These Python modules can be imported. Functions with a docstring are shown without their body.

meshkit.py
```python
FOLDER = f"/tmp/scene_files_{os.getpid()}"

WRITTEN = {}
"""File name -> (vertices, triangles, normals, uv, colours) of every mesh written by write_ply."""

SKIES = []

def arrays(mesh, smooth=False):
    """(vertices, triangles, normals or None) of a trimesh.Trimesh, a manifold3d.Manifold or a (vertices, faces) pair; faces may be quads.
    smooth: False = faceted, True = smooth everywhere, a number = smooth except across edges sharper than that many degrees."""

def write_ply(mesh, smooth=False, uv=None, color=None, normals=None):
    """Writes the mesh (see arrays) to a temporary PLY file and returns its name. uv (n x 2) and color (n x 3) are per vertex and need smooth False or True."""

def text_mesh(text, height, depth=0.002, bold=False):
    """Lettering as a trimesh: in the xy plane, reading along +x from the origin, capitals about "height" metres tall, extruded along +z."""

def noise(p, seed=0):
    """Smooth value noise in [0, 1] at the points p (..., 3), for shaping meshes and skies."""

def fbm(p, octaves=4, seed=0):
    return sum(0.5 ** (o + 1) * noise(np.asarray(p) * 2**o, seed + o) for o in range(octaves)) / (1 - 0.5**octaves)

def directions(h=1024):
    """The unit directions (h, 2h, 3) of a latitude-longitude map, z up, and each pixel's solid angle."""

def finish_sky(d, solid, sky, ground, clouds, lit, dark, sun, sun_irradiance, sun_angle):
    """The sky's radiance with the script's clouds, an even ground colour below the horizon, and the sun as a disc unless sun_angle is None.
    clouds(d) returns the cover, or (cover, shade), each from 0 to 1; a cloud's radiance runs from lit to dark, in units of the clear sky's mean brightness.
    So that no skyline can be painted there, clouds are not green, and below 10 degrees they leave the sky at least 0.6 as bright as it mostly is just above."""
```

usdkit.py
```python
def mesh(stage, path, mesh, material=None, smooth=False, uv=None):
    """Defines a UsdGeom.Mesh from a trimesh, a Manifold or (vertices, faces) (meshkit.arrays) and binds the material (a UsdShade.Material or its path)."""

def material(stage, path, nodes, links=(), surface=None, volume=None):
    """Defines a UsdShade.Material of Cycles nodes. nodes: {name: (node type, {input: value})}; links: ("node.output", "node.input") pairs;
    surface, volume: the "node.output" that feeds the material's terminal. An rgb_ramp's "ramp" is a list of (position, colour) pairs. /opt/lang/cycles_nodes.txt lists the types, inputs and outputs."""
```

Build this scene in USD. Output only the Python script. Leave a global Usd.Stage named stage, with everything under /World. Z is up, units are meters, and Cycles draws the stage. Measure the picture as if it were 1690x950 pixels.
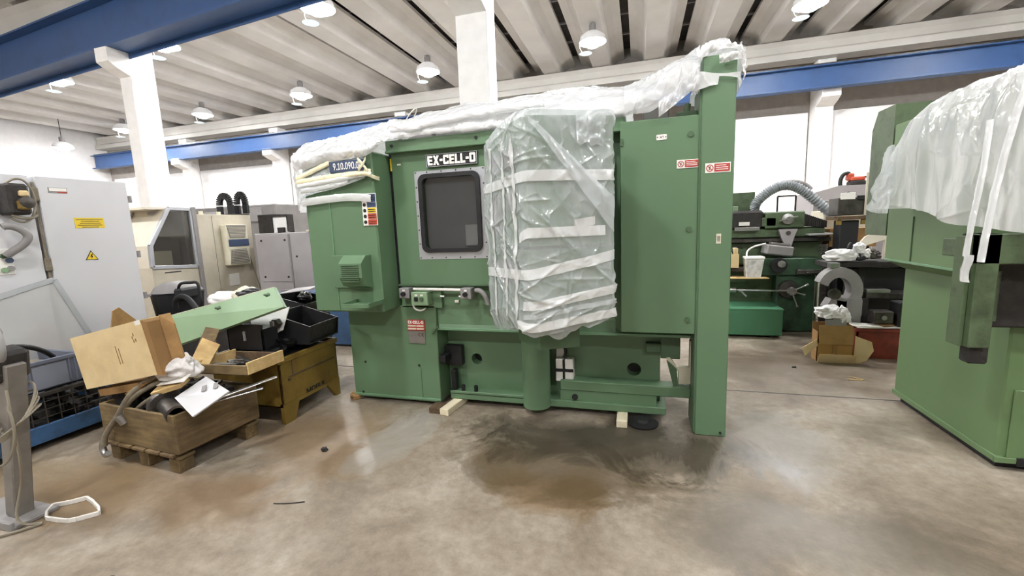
import math, random
import numpy as np
import trimesh, manifold3d, usdkit, meshkit
from pxr import Usd, UsdGeom, UsdLux, UsdShade, Gf, Sdf
from scipy.spatial import ConvexHull
from scipy.interpolate import RectBivariateSpline, CubicSpline

stage = Usd.Stage.CreateInMemory()
UsdGeom.SetStageUpAxis(stage, UsdGeom.Tokens.z)
UsdGeom.SetStageMetersPerUnit(stage, 1.0)
UsdGeom.Xform.Define(stage, '/World'); UsdGeom.Scope.Define(stage, '/World/Looks')
rng = random.Random(7)

# ---------------------------------------------------------------- camera, light, exposure
EXPOSURE = -0.14
LAMP = 300.0                 # radiance of one high-bay lamp
CAM_H = 1.55
def camera():
    yaw, pitch, roll = (math.radians(a) for a in (16.5, 8.2, 2.257))
    f = np.array([-math.sin(yaw)*math.cos(pitch), math.cos(yaw)*math.cos(pitch), -math.sin(pitch)])
    r0 = np.array([math.cos(yaw), math.sin(yaw), 0]); d0 = np.cross(f, r0)
    r = r0*math.cos(roll) + d0*math.sin(roll); d = -r0*math.sin(roll) + d0*math.cos(roll)
    c = UsdGeom.Camera.Define(stage, '/World/camera')
    m = Gf.Matrix4d(*r, 0, *(-d), 0, *(-f), 0, 0, 0, CAM_H, 1)
    c.AddTransformOp().Set(m)
    c.CreateHorizontalApertureAttr(36.0); c.CreateVerticalApertureAttr(36.0*950/1690)
    c.CreateFocalLengthAttr(36.0*717.3/1690); c.CreateClippingRangeAttr(Gf.Vec2f(0.05, 200))
    c.CreateExposureAttr(EXPOSURE)
camera()
SKY = 0.0

# ---------------------------------------------------------------- helpers
ORIGIN, COUNT = {}, {}
def numbered(parent, name):
    k = (parent, name); n = COUNT.get(k, 0); COUNT[k] = n + 1
    return f'{parent}/{name}' if n == 0 else f'{parent}/{name}_{n:03d}'
def tag(p, label=None, cat=None, group=None, kind=None):
    for k, v in (('label', label), ('category', cat), ('group', group), ('kind', kind)):
        if v: p.SetCustomDataByKey(k, v)
    return p
def thing(name, label=None, cat=None, loc=(0, 0, 0), rotz=0, group=None, kind=None):
    x = UsdGeom.Xform.Define(stage, numbered('/World', name)); x.AddTranslateOp().Set(Gf.Vec3d(*map(float, loc)))
    if rotz: x.AddRotateZOp().Set(float(rotz))
    ORIGIN[str(x.GetPath())] = np.array(loc, float)
    tag(x.GetPrim(), label, cat, group, kind)
    return x
def copy_of(src, loc, rotz=0, label=None, group=None):
    p = src.GetPrim() if hasattr(src, 'GetPrim') else src
    was = p.GetCustomData(); name = p.GetName().rstrip('0123456789').rstrip('_')
    r = thing(name, label or was.get('label'), was.get('category'), loc, rotz, group or was.get('group'))
    r.GetPrim().GetReferences().AddInternalReference(p.GetPath()); r.GetPrim().SetInstanceable(True)
    return r

_ch = None
def _chamfer(h, b):
    b = np.minimum(b, h*0.49); vs = []
    for sx in (-1, 1):
        for sy in (-1, 1):
            for sz in (-1, 1):
                s = np.array([sx, sy, sz])
                for k in range(3):
                    q = h - b; q = q.copy(); q[k] = h[k]; vs.append(s*q)
    return np.array(vs)
def _chfaces():
    v = _chamfer(np.ones(3), np.full(3, .3)); hu = ConvexHull(v); f = hu.simplices.copy()
    for t in f:
        n = np.cross(v[t[1]]-v[t[0]], v[t[2]]-v[t[0]])
        if n @ v[t].mean(0) < 0: t[1], t[2] = t[2], t[1]
    return f
CHF = _chfaces()
BXF = np.array([[0,2,1],[1,2,3],[4,5,6],[5,7,6],[0,1,4],[1,5,4],[2,6,3],[3,6,7],[0,4,2],[2,4,6],[1,3,5],[3,7,5]])
def rz(a): c, s = math.cos(a), math.sin(a); return np.array([[c, -s, 0], [s, c, 0], [0, 0, 1.]])
def ry(a): c, s = math.cos(a), math.sin(a); return np.array([[c, 0, s], [0, 1, 0], [-s, 0, c.real]])
def rx(a): c, s = math.cos(a), math.sin(a); return np.array([[1, 0, 0], [0, c, -s], [0, s, c]])
def frame(d):
    d = np.array(d, float); d /= np.linalg.norm(d)
    u = np.cross(d, [0, 0, 1.0] if abs(d[2]) < .9 else [1.0, 0, 0]); u /= np.linalg.norm(u)
    return u, np.cross(d, u), d
class MB:
    def __init__(s): s.v, s.f, s.n = [], [], 0
    def add(s, v, f):
        v = np.asarray(v, float); f = np.asarray(f, int)
        if f.shape[1] == 4: f = np.vstack([f[:, [0, 1, 2]], f[:, [0, 2, 3]]])
        s.v.append(v); s.f.append(f + s.n); s.n += len(v); return s
    def obb(s, c, size, R=None, b=.004):
        h = np.array(size, float)/2; R = np.eye(3) if R is None else np.asarray(R)
        if b: v, f = _chamfer(h, np.full(3, b)), CHF
        else: v, f = np.array([[x, y, z] for x in (-1, 1) for y in (-1, 1) for z in (-1, 1)])*h, BXF
        return s.add(v @ R.T + np.array(c, float), f)
    def box(s, lo, hi, b=.004):
        lo, hi = np.minimum(lo, hi), np.maximum(lo, hi)
        return s.obb((lo+hi)/2, hi-lo, None, b)
    def bar(s, p0, p1, w, t, up=(0, 0, 1), b=.002):
        p0, p1 = np.array(p0, float), np.array(p1, float); d = p1-p0; L = np.linalg.norm(d); d /= L
        up = np.array(up, float); u = np.cross(d, up)
        if np.linalg.norm(u) < 1e-6: u = np.cross(d, [1.0, 0, 0])
        u /= np.linalg.norm(u); n = np.cross(u, d)
        return s.obb((p0+p1)/2, (L, w, t), np.array([d, u, n]).T if np.linalg.det(np.array([d, u, n])) > 0 else np.array([d, -u, n]).T, b)
    def cyl(s, p0, p1, r, r2=None, n=20, cap=True):
        r2 = r if r2 is None else r2; p0, p1 = np.array(p0, float), np.array(p1, float); u, w, d = frame(p1-p0)
        a = np.linspace(0, 2*math.pi, n, endpoint=False); c = np.outer(np.cos(a), u) + np.outer(np.sin(a), w)
        v = np.vstack([p0 + c*r, p1 + c*r2]); i = np.arange(n); j = (i+1) % n
        f = [np.stack([i, j, j+n, i+n], 1)]; s.add(v, f[0])
        if cap:
            s.add(np.vstack([p0 + c*r, [p0]]), np.stack([j, i, np.full(n, n)], 1)); s.add(np.vstack([p1 + c*r2, [p1]]), np.stack([i, j, np.full(n, n)], 1))
        return s
    def ring(s, c, axis, ro, ri, h, n=28):
        return s.lathe([(ri, -h/2), (ro, -h/2), (ro, h/2), (ri, h/2), (ri, -h/2)], c, axis, n)
    def lathe(s, prof, c, axis=(0, 0, 1), n=28):
        u, w, d = frame(axis) if tuple(axis) != (0, 0, 1) else (np.array([1., 0, 0]), np.array([0, 1., 0]), np.array([0, 0, 1.]))
        a = np.linspace(0, 2*math.pi, n, endpoint=False); prof = np.array(prof, float); m = len(prof)
        cs = np.outer(np.cos(a), u) + np.outer(np.sin(a), w)
        v = (cs[:, None, :]*prof[None, :, :1] + d*prof[None, :, 1:]).reshape(-1, 3) + np.array(c, float)
        f = []
        for i in range(n):
            j = (i+1) % n
            for k in range(m-1): f.append([i*m+k, j*m+k, j*m+k+1, i*m+k+1])
        return s.add(v, f)
    def tube(s, pts, r, n=10, smooth=6, closed=False):
        P = np.array(pts, float)
        if smooth and len(P) > 2:
            t = np.r_[0, np.cumsum(np.linalg.norm(np.diff(P, axis=0), axis=1))]
            P = CubicSpline(t, P)(np.linspace(0, t[-1], (len(P)-1)*smooth+1))
        T = np.gradient(P, axis=0); T /= np.linalg.norm(T, axis=1, keepdims=True)
        u = frame(T[0])[0]; a = np.linspace(0, 2*math.pi, n, endpoint=False); V = []
        rr = np.broadcast_to(r, (len(P),)) if np.ndim(r) == 0 else np.interp(np.linspace(0, 1, len(P)), np.linspace(0, 1, len(r)), r)
        for p, t, q in zip(P, T, rr):
            u = u - t*(u @ t); u /= np.linalg.norm(u); w = np.cross(t, u)
            V.append(p + (np.outer(np.cos(a), u) + np.outer(np.sin(a), w))*q)
        V = np.vstack(V); f = []; i = np.arange(n); j = (i+1) % n
        for k in range(len(P)-1): f.append(np.stack([k*n+i, k*n+j, k*n+n+j, k*n+n+i], 1))
        s.add(V, np.vstack(f))
        e = (len(P)-1)*n
        s.add(np.vstack([V[:n], [P[0]]]), np.stack([j, i, np.full(n, n)], 1)); s.add(np.vstack([V[e:], [P[-1]]]), np.stack([i, j, np.full(n, n)], 1))
        return s
    def prism(s, poly, o, ux, uy, depth, holes=()):
        from shapely.geometry import Polygon
        m = trimesh.creation.extrude_polygon(Polygon(poly, holes), depth, engine='earcut')
        ux, uy = np.array(ux, float), np.array(uy, float); n = np.cross(ux, uy)
        return s.add(np.asarray(m.vertices) @ np.array([ux, uy, n]) + np.array(o, float), m.faces)
    def text(s, txt, h, o, ux, uy, depth=.002, bold=True, width=None):
        m = meshkit.text_mesh(txt, h, depth, bold); v = np.array(m.vertices)
        if width: v[:, 0] *= width/max(np.ptp(v[:, 0]), 1e-6)
        ux, uy = np.array(ux, float), np.array(uy, float)
        return s.add(v @ np.array([ux, uy, np.cross(ux, uy)]) + np.array(o, float), m.faces)
    def grid(s, P):
        P = np.asarray(P, float); n, m = P.shape[:2]; i = np.arange(n*m).reshape(n, m)
        return s.add(P.reshape(-1, 3), np.stack([i[:-1, :-1], i[1:, :-1], i[1:, 1:], i[:-1, 1:]], -1).reshape(-1, 4))
    def hull(s, pts):
        pts = np.array(pts, float); h = ConvexHull(pts); f = h.simplices.copy(); c = pts[h.vertices].mean(0)
        for t in f:
            n = np.cross(pts[t[1]]-pts[t[0]], pts[t[2]]-pts[t[0]])
            if n @ (pts[t].mean(0)-c) < 0: t[1], t[2] = t[2], t[1]
        return s.add(pts, f)
    def mesh(s): return np.vstack(s.v), np.vstack(s.f)
    def build(s, name, mat, parent=None, smooth=False, label=None, cat=None, group=None, kind=None, local=False):
        par = '/World' if parent is None else str(parent.GetPath())
        path = numbered(par, name); v, f = s.mesh()
        if not local and parent is not None: v = v - ORIGIN['/'.join(par.split('/')[:3])]
        m = usdkit.mesh(stage, path, (v, f), mat, smooth)
        tag(m.GetPrim(), label, cat, group, kind)
        if parent is None: ORIGIN[path] = np.zeros(3)
        return m
def B(lo, hi, name, mat, parent=None, b=.004, **k): return MB().box(lo, hi, b).build(name, mat, parent, **k)

def lin(c):
    if isinstance(c, str): c = [int(c[i:i+2], 16)/255 for i in (0, 2, 4)]
    return tuple(x/12.92 if x <= .04045 else ((x+.055)/1.055)**2.4 for x in c)
def mat(name, col, rough=.5, metal=0., var=.12, scale=6., bump=0., bscale=60., spec=.5, coat=0., dirt=None, dscale=3., damt=.45, stretch=(1, 1, 1), **extra):
    """Plain surface: a colour that varies a little with noise, fine relief, and optional blotches of dirt."""
    c = np.array(lin(col)); n = {'g': ('geometry', {}), 'mp': ('mapping', {'scale': stretch}), 'n': ('noise_texture', {'scale': scale, 'detail': 4.0}),
        'r': ('rgb_ramp', {'ramp': [(.3, tuple(c*(1-var))), (.7, tuple(np.minimum(c*(1+var), 1)))]}),
        'p': ('principled_bsdf', {'roughness': rough, 'metallic': metal, 'specular_ior_level': spec, 'coat_weight': coat, **extra})}
    l = [('g.position', 'mp.vector'), ('mp.vector', 'n.vector'), ('n.fac', 'r.fac')]; out = 'r.color'
    if dirt is not None:
        n['dn'] = ('noise_texture', {'scale': dscale, 'detail': 6.0, 'roughness': .65}); n['dr'] = ('rgb_ramp', {'ramp': [(.45, (0, 0, 0)), (.72, (damt,)*3)]})
        n['dm'] = ('mix', {'color2': lin(dirt)}); l += [('mp.vector', 'dn.vector'), ('dn.fac', 'dr.fac'), ('dr.color', 'dm.fac'), ('r.color', 'dm.color1')]; out = 'dm.color'
    l.append((out, 'p.base_color'))
    if bump:
        n['bn'] = ('noise_texture', {'scale': bscale, 'detail': 3.0}); n['b'] = ('bump', {'strength': bump, 'distance': .01})
        l += [('mp.vector', 'bn.vector'), ('bn.fac', 'b.height'), ('b.normal', 'p.normal')]
    return usdkit.material(stage, f'/World/Looks/{name}', n, l, surface='p.BSDF')
def glow(name, col, strength):
    return usdkit.material(stage, f'/World/Looks/{name}', {'e': ('emission', {'color': lin(col), 'strength': strength})}, [], surface='e.emission')
def film(name, cover=(.3, .75), scale=5., rough=.22, bump=.6, bscale=9., tint=(.86, .895, .92), stretch=(1, 1, 1), trans=.45):
    """Milky polythene: clear where the noise is low, white where it is folded; glossy on top."""
    return usdkit.material(stage, f'/World/Looks/{name}', {
        'g': ('geometry', {}), 'mp': ('mapping', {'scale': stretch}),
        'n': ('noise_texture', {'scale': scale, 'detail': 5.0, 'roughness': .6, 'distortion': 1.2}), 'r': ('rgb_ramp', {'ramp': [(.35, (cover[0],)*3), (.65, (cover[1],)*3)]}),
        'bn': ('noise_texture', {'scale': bscale, 'detail': 3.0, 'distortion': 1.0}), 'b': ('bump', {'strength': bump, 'distance': .03}),
        't': ('transparent_bsdf', {'color': (.97, .98, .98)}), 'tr': ('translucent_bsdf', {'color': tint}), 'p': ('principled_bsdf', {'base_color': tint, 'roughness': rough, 'specular_ior_level': .6}),
        'm1': ('mix_closure', {'fac': trans}), 'm2': ('mix_closure', {}), 'gl': ('glossy_bsdf', {'color': (1, 1, 1), 'roughness': .10}), 'lw': ('layer_weight', {'blend': .35}), 'pw': ('math', {'math_type': 'power', 'value2': 3.0}), 'fr': ('math', {'math_type': 'multiply_add', 'value2': .45, 'value3': .06}), 'm3': ('mix_closure', {})},
        [('g.position', 'mp.vector'), ('mp.vector', 'n.vector'), ('mp.vector', 'bn.vector'), ('n.fac', 'r.fac'), ('bn.fac', 'b.height'), ('b.normal', 'p.normal'), ('b.normal', 'gl.normal'), ('b.normal', 'lw.normal'), ('lw.facing', 'pw.value1'), ('pw.value', 'fr.value1'),
         ('p.BSDF', 'm1.closure1'), ('tr.BSDF', 'm1.closure2'), ('r.color', 'm2.fac'), ('t.BSDF', 'm2.closure1'), ('m1.closure', 'm2.closure2'),
         ('fr.value', 'm3.fac'), ('m2.closure', 'm3.closure1'), ('gl.BSDF', 'm3.closure2')], surface='m3.closure')
def pane(name, tint=(.85, .87, .87), ior=1.5, rough=.02):
    return usdkit.material(stage, f'/World/Looks/{name}', {'t': ('transparent_bsdf', {'color': tint}), 'g': ('glossy_bsdf', {'roughness': rough, 'color': (.9, .9, .9)}), 'f': ('fresnel', {'IOR': ior}), 'm': ('mix_closure', {})},
        [('f.fac', 'm.fac'), ('t.BSDF', 'm.closure1'), ('g.BSDF', 'm.closure2')], surface='m.closure')
def wood(name, a, b, rough=.75, axis=0, dirt=None):
    st = [9., 9., 9.]; st[axis] = .8; ca, cb = lin(a), lin(b)
    n = {'g': ('geometry', {}), 'mp': ('mapping', {'scale': tuple(st)}), 'n': ('noise_texture', {'scale': 4.0, 'detail': 5.0, 'distortion': .6}), 'r': ('rgb_ramp', {'ramp': [(.3, ca), (.7, cb)]}), 'p': ('principled_bsdf', {'roughness': rough}),
         'b': ('bump', {'strength': .3, 'distance': .004}), 'dn': ('noise_texture', {'scale': 5.0, 'detail': 5.0}), 'dr': ('rgb_ramp', {'ramp': [(.42, (0, 0, 0)), (.68, (.6, .6, .6))]}), 'dm': ('mix', {'color2': lin(dirt or a)})}
    return usdkit.material(stage, f'/World/Looks/{name}', n, [('g.position', 'mp.vector'), ('mp.vector', 'n.vector'), ('n.fac', 'r.fac'), ('g.position', 'dn.vector'), ('dn.fac', 'dr.fac'), ('dr.color', 'dm.fac'), ('r.color', 'dm.color1'), ('dm.color', 'p.base_color'), ('n.fac', 'b.height'), ('b.normal', 'p.normal')], surface='p.BSDF')
def crease_field(u, w, n, seed, length=(.1, .4), width=.006, aspect=1.0, slant=None):
    """Sharp straight creases, as crumpled film has, over the plane (u, w): height from 0 to 1."""
    r = np.random.default_rng(seed); h = np.zeros(np.broadcast(u, w).shape)
    for _ in range(n):
        cu, cw, a, L, q = r.uniform(u.min(), u.max()), r.uniform(w.min(), w.max()), (r.uniform(0, math.pi) if slant is None else r.normal(slant, .5)), r.uniform(*length), r.uniform(.3, 1)
        x, y = (u-cu)*math.cos(a)+(w-cw)*math.sin(a), -(u-cu)*math.sin(a)+(w-cw)*math.cos(a)
        h = np.maximum(h, q*np.exp(-np.abs(y)/width)*np.clip(1-(np.abs(x)/L)**2, 0, 1))
    return h
def loft(stations, n=80, m=60, amp=.01, freq=9., seed=0, creases=0, k=3):
    """A cloth or film through rows of control points, with creases along its own normal."""
    S = np.array(stations, float); a, b = S.shape[:2]
    ta, tb = np.linspace(0, 1, a), np.linspace(0, 1, b); u, w = np.linspace(0, 1, n), np.linspace(0, 1, m)
    P = np.stack([RectBivariateSpline(ta, tb, S[..., c], kx=min(k, a-1), ky=min(k, b-1), s=0)(u, w) for c in range(3)], -1)
    du, dw = np.gradient(P, axis=0), np.gradient(P, axis=1); N = np.cross(du, dw); N /= np.maximum(np.linalg.norm(N, axis=-1, keepdims=True), 1e-9)
    q = P*np.array(freq); h = meshkit.fbm(q, 3, seed) - .5; rd = np.abs(meshkit.fbm(q*1.3+7, 3, seed+5) - .5)
    h = (h*1.2 - rd*1.6 + .2)*amp*2
    if creases:
        su = np.r_[0, np.cumsum(np.linalg.norm(np.diff(P[:, m//2], axis=0), axis=1))]; sw = np.r_[0, np.cumsum(np.linalg.norm(np.diff(P[n//2], axis=0), axis=1))]
        h = h + .012*crease_field(su[:, None]+0*sw[None], sw[None]+0*su[:, None], creases, seed+50, width=.012)
    return P + N*h[..., None]

# ---------------------------------------------------------------- materials
X, Y, Z = np.eye(3)
M = {}
M['concrete_white'] = mat('concrete_white', 'faf8f6', .8, var=.04, bump=.1)
M['wall_paint'] = mat('wall_paint', 'f8f6f5', .8, var=.03)
M['wall_grey'] = mat('wall_grey', 'a8a29b', .85, var=.08)
M['rib'] = mat('rib', 'd2cfca', .85, var=.06, scale=1.5)
M['girder'] = mat('girder', 'd8d5cf', .85, var=.06, scale=1.5)
M['slot'] = mat('slot', '55524f', .9, var=.2, scale=4)
M['blue'] = mat('blue', '375a8e', .45, var=.1, scale=2, dirt='27324a', dscale=2)
M['green'] = mat('green', '638061', .42, var=.05, scale=3, bump=.04, bscale=90, dirt='4f6f4c', dscale=1.5, damt=.3)
M['green_dark'] = mat('green_dark', '50694c', .5, var=.08, scale=4, dirt='2d4632', dscale=4, damt=.5)
M['green_pale'] = mat('green_pale', '8aa583', .45, var=.05, scale=5)
M['green_old'] = mat('green_old', '56684a', .5, var=.15, scale=6, dirt='23281c', dscale=6, damt=.8)
M['green_right'] = mat('green_right', '678258', .5, var=.06, scale=3, dirt='55704b', dscale=3, damt=.35)
M['green_chute'] = mat('green_chute', '528a68', .4, var=.05)
M['green_edge'] = mat('green_edge', '6f9674', .45, var=.05)
M['green_oily'] = mat('green_oily', '34503a', .45, var=.2, scale=8, dirt='161a14', dscale=6, damt=.8)
M['post'] = mat('post', '85807a', .5, var=.12, scale=8, dirt='5a5349', dscale=6, damt=.5)
M['chamber'] = mat('chamber', 'a5a3a3', .5, var=.05)
M['cream'] = mat('cream', 'dcd6c0', .5, var=.05)
M['black'] = mat('black', '17171a', .5, var=.3, bump=.1)
M['black_gloss'] = mat('black_gloss', '121214', .22, var=.3)
M['dark'] = mat('dark', '2a2725', .7, var=.35, scale=20, bump=.3)
M['rubber'] = mat('rubber', '1b1b1d', .6, var=.2)
M['steel'] = mat('steel', 'a9a8a6', .35, metal=.9, var=.1, scale=12)
M['steel_dark'] = mat('steel_dark', '5b5753', .42, metal=.7, var=.25, scale=12, dirt='241f1b', dscale=7, damt=.7)
M['alu'] = mat('alu', 'c2c4c9', .38, metal=.55, var=.06)
M['grey_metal'] = mat('grey_metal', '8f8c8b', .5, var=.1, scale=5)
M['grey_box'] = mat('grey_box', '7d7a78', .5, var=.08)
M['grey_cab'] = mat('grey_cab', 'a5a0a1', .5, var=.06, scale=4)
M['white_metal'] = mat('white_metal', 'd6d6d9', .4, var=.03, dirt='bdbab6', dscale=1.5, damt=.3)
M['white'] = mat('white', 'f1f0ee', .6, var=.03)
M['label_white'] = mat('label_white', 'efece6', .5, var=.02)
M['beige'] = mat('beige', 'cfc7b4', .55, var=.05, scale=4, dirt='a49a85', dscale=3, damt=.35)
M['beige_light'] = mat('beige_light', 'e4dccb', .55, var=.04)
M['yellow_bin'] = mat('yellow_bin', '80692a', .55, var=.15, scale=4, dirt='54391a', dscale=4, damt=.7)
M['yellow'] = mat('yellow', 'e9c92c', .5, var=.05)
M['red'] = mat('red', 'b4463c', .5, var=.05)
M['red_rust'] = mat('red_rust', '7c3020', .6, var=.2, scale=9, dirt='2e1a14', dscale=6, damt=.6)
M['orange_red'] = mat('orange_red', 'b84a30', .5, var=.1)
M['navy'] = mat('navy', '3c4a66', .5, var=.05)
M['ink'] = mat('ink', '1e1e20', .6, var=.05)
M['blue_base'] = mat('blue_base', '3f5c80', .5, var=.12, scale=4, dirt='20293a', dscale=4, damt=.6)
M['blue_crate'] = mat('blue_crate', '35587f', .5, var=.15, scale=6, dirt='1a2028', dscale=5, damt=.8)
M['tote'] = mat('tote', '6b7080', .55, var=.07, dirt='4b4c50', dscale=6, damt=.5)
M['tote_panel'] = mat('tote_panel', '7d8290', .55, var=.05)
M['card'] = mat('card', 'dcc597', .8, var=.05, scale=8, dirt='b39463', dscale=5, damt=.4)
M['card_brown'] = mat('card_brown', 'a07c4e', .85, var=.1, scale=8, dirt='5d4224', dscale=6, damt=.5)
M['card_side'] = mat('card_side', '8c6b42', .85, var=.1, scale=8)
M['rag'] = mat('rag', 'dcd8d6', .9, var=.08, scale=14, dirt='9a938d', dscale=12, damt=.5)
M['rag_white'] = mat('rag_white', 'eceaea', .9, var=.04)
M['hose'] = mat('hose', '7c7261', .6, var=.2, scale=30)
M['duct'] = mat('duct', '8f9497', .5, var=.08)
M['masking'] = mat('masking', 'e6dfbd', .6, var=.08, scale=14)
M['cable'] = mat('cable', '8b8373', .6, var=.1)
M['white_strap'] = mat('white_strap', 'e8e5df', .5, var=.05)
M['wood_pallet'] = wood('wood_pallet', '665439', '89754f', dirt='3f3020')
M['wood_pallet_y'] = wood('wood_pallet_y', '5f4c33', '806a46', axis=1, dirt='3a2b1c')
M['wood_light'] = wood('wood_light', 'c9a870', 'dbc08a', dirt='9b7a4b')
M['wood_block'] = wood('wood_block', 'e2d5b4', 'efe6cc', axis=1)
M['wood_dark'] = wood('wood_dark', '4d3d2c', '6b563d', axis=1)
M['film'] = film('film', (.48, .76), scale=2.6, bump=.45, bscale=5., stretch=(1, 1, .55))
M['film_fold'] = film('film_fold', (.55, .82), scale=5., bump=.4)
M['film_white'] = film('film_white', (.84, .97), scale=3., trans=.3, bump=.35, bscale=6., tint=(.95, .95, .96))
M['film_haze'] = film('film_haze', (.66, .9), scale=2.2, trans=.35, bump=.4, bscale=5., stretch=(1, 1, .35), tint=(.93, .93, .94))
M['tape'] = film('tape', (.82, .93), scale=12., bump=.15, tint=(.93, .94, .94), trans=.25)
M['glass_dark'] = pane('glass_dark', (.78, .79, .80), 1.5)
M['glass'] = pane('glass', (.8, .8, .78), 1.5)
M['poly'] = film('poly', (.5, .62), scale=2., bump=.05, tint=(.78, .77, .77), trans=.4)
M['acrylic'] = usdkit.material(stage, '/World/Looks/acrylic', {'p': ('principled_bsdf', {'base_color': (.9, .9, .9), 'roughness': .3}), 't': ('translucent_bsdf', {'color': (.9, .9, .9)}), 'm': ('mix_closure', {'fac': .10})}, [('p.BSDF', 'm.closure1'), ('t.BSDF', 'm.closure2')], surface='m.closure')
M['lamp_glow'] = glow('lamp_glow', 'ffffff', LAMP)
M['disc_glow'] = glow('disc_glow', 'eaf4f6', 1.3)
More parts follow.
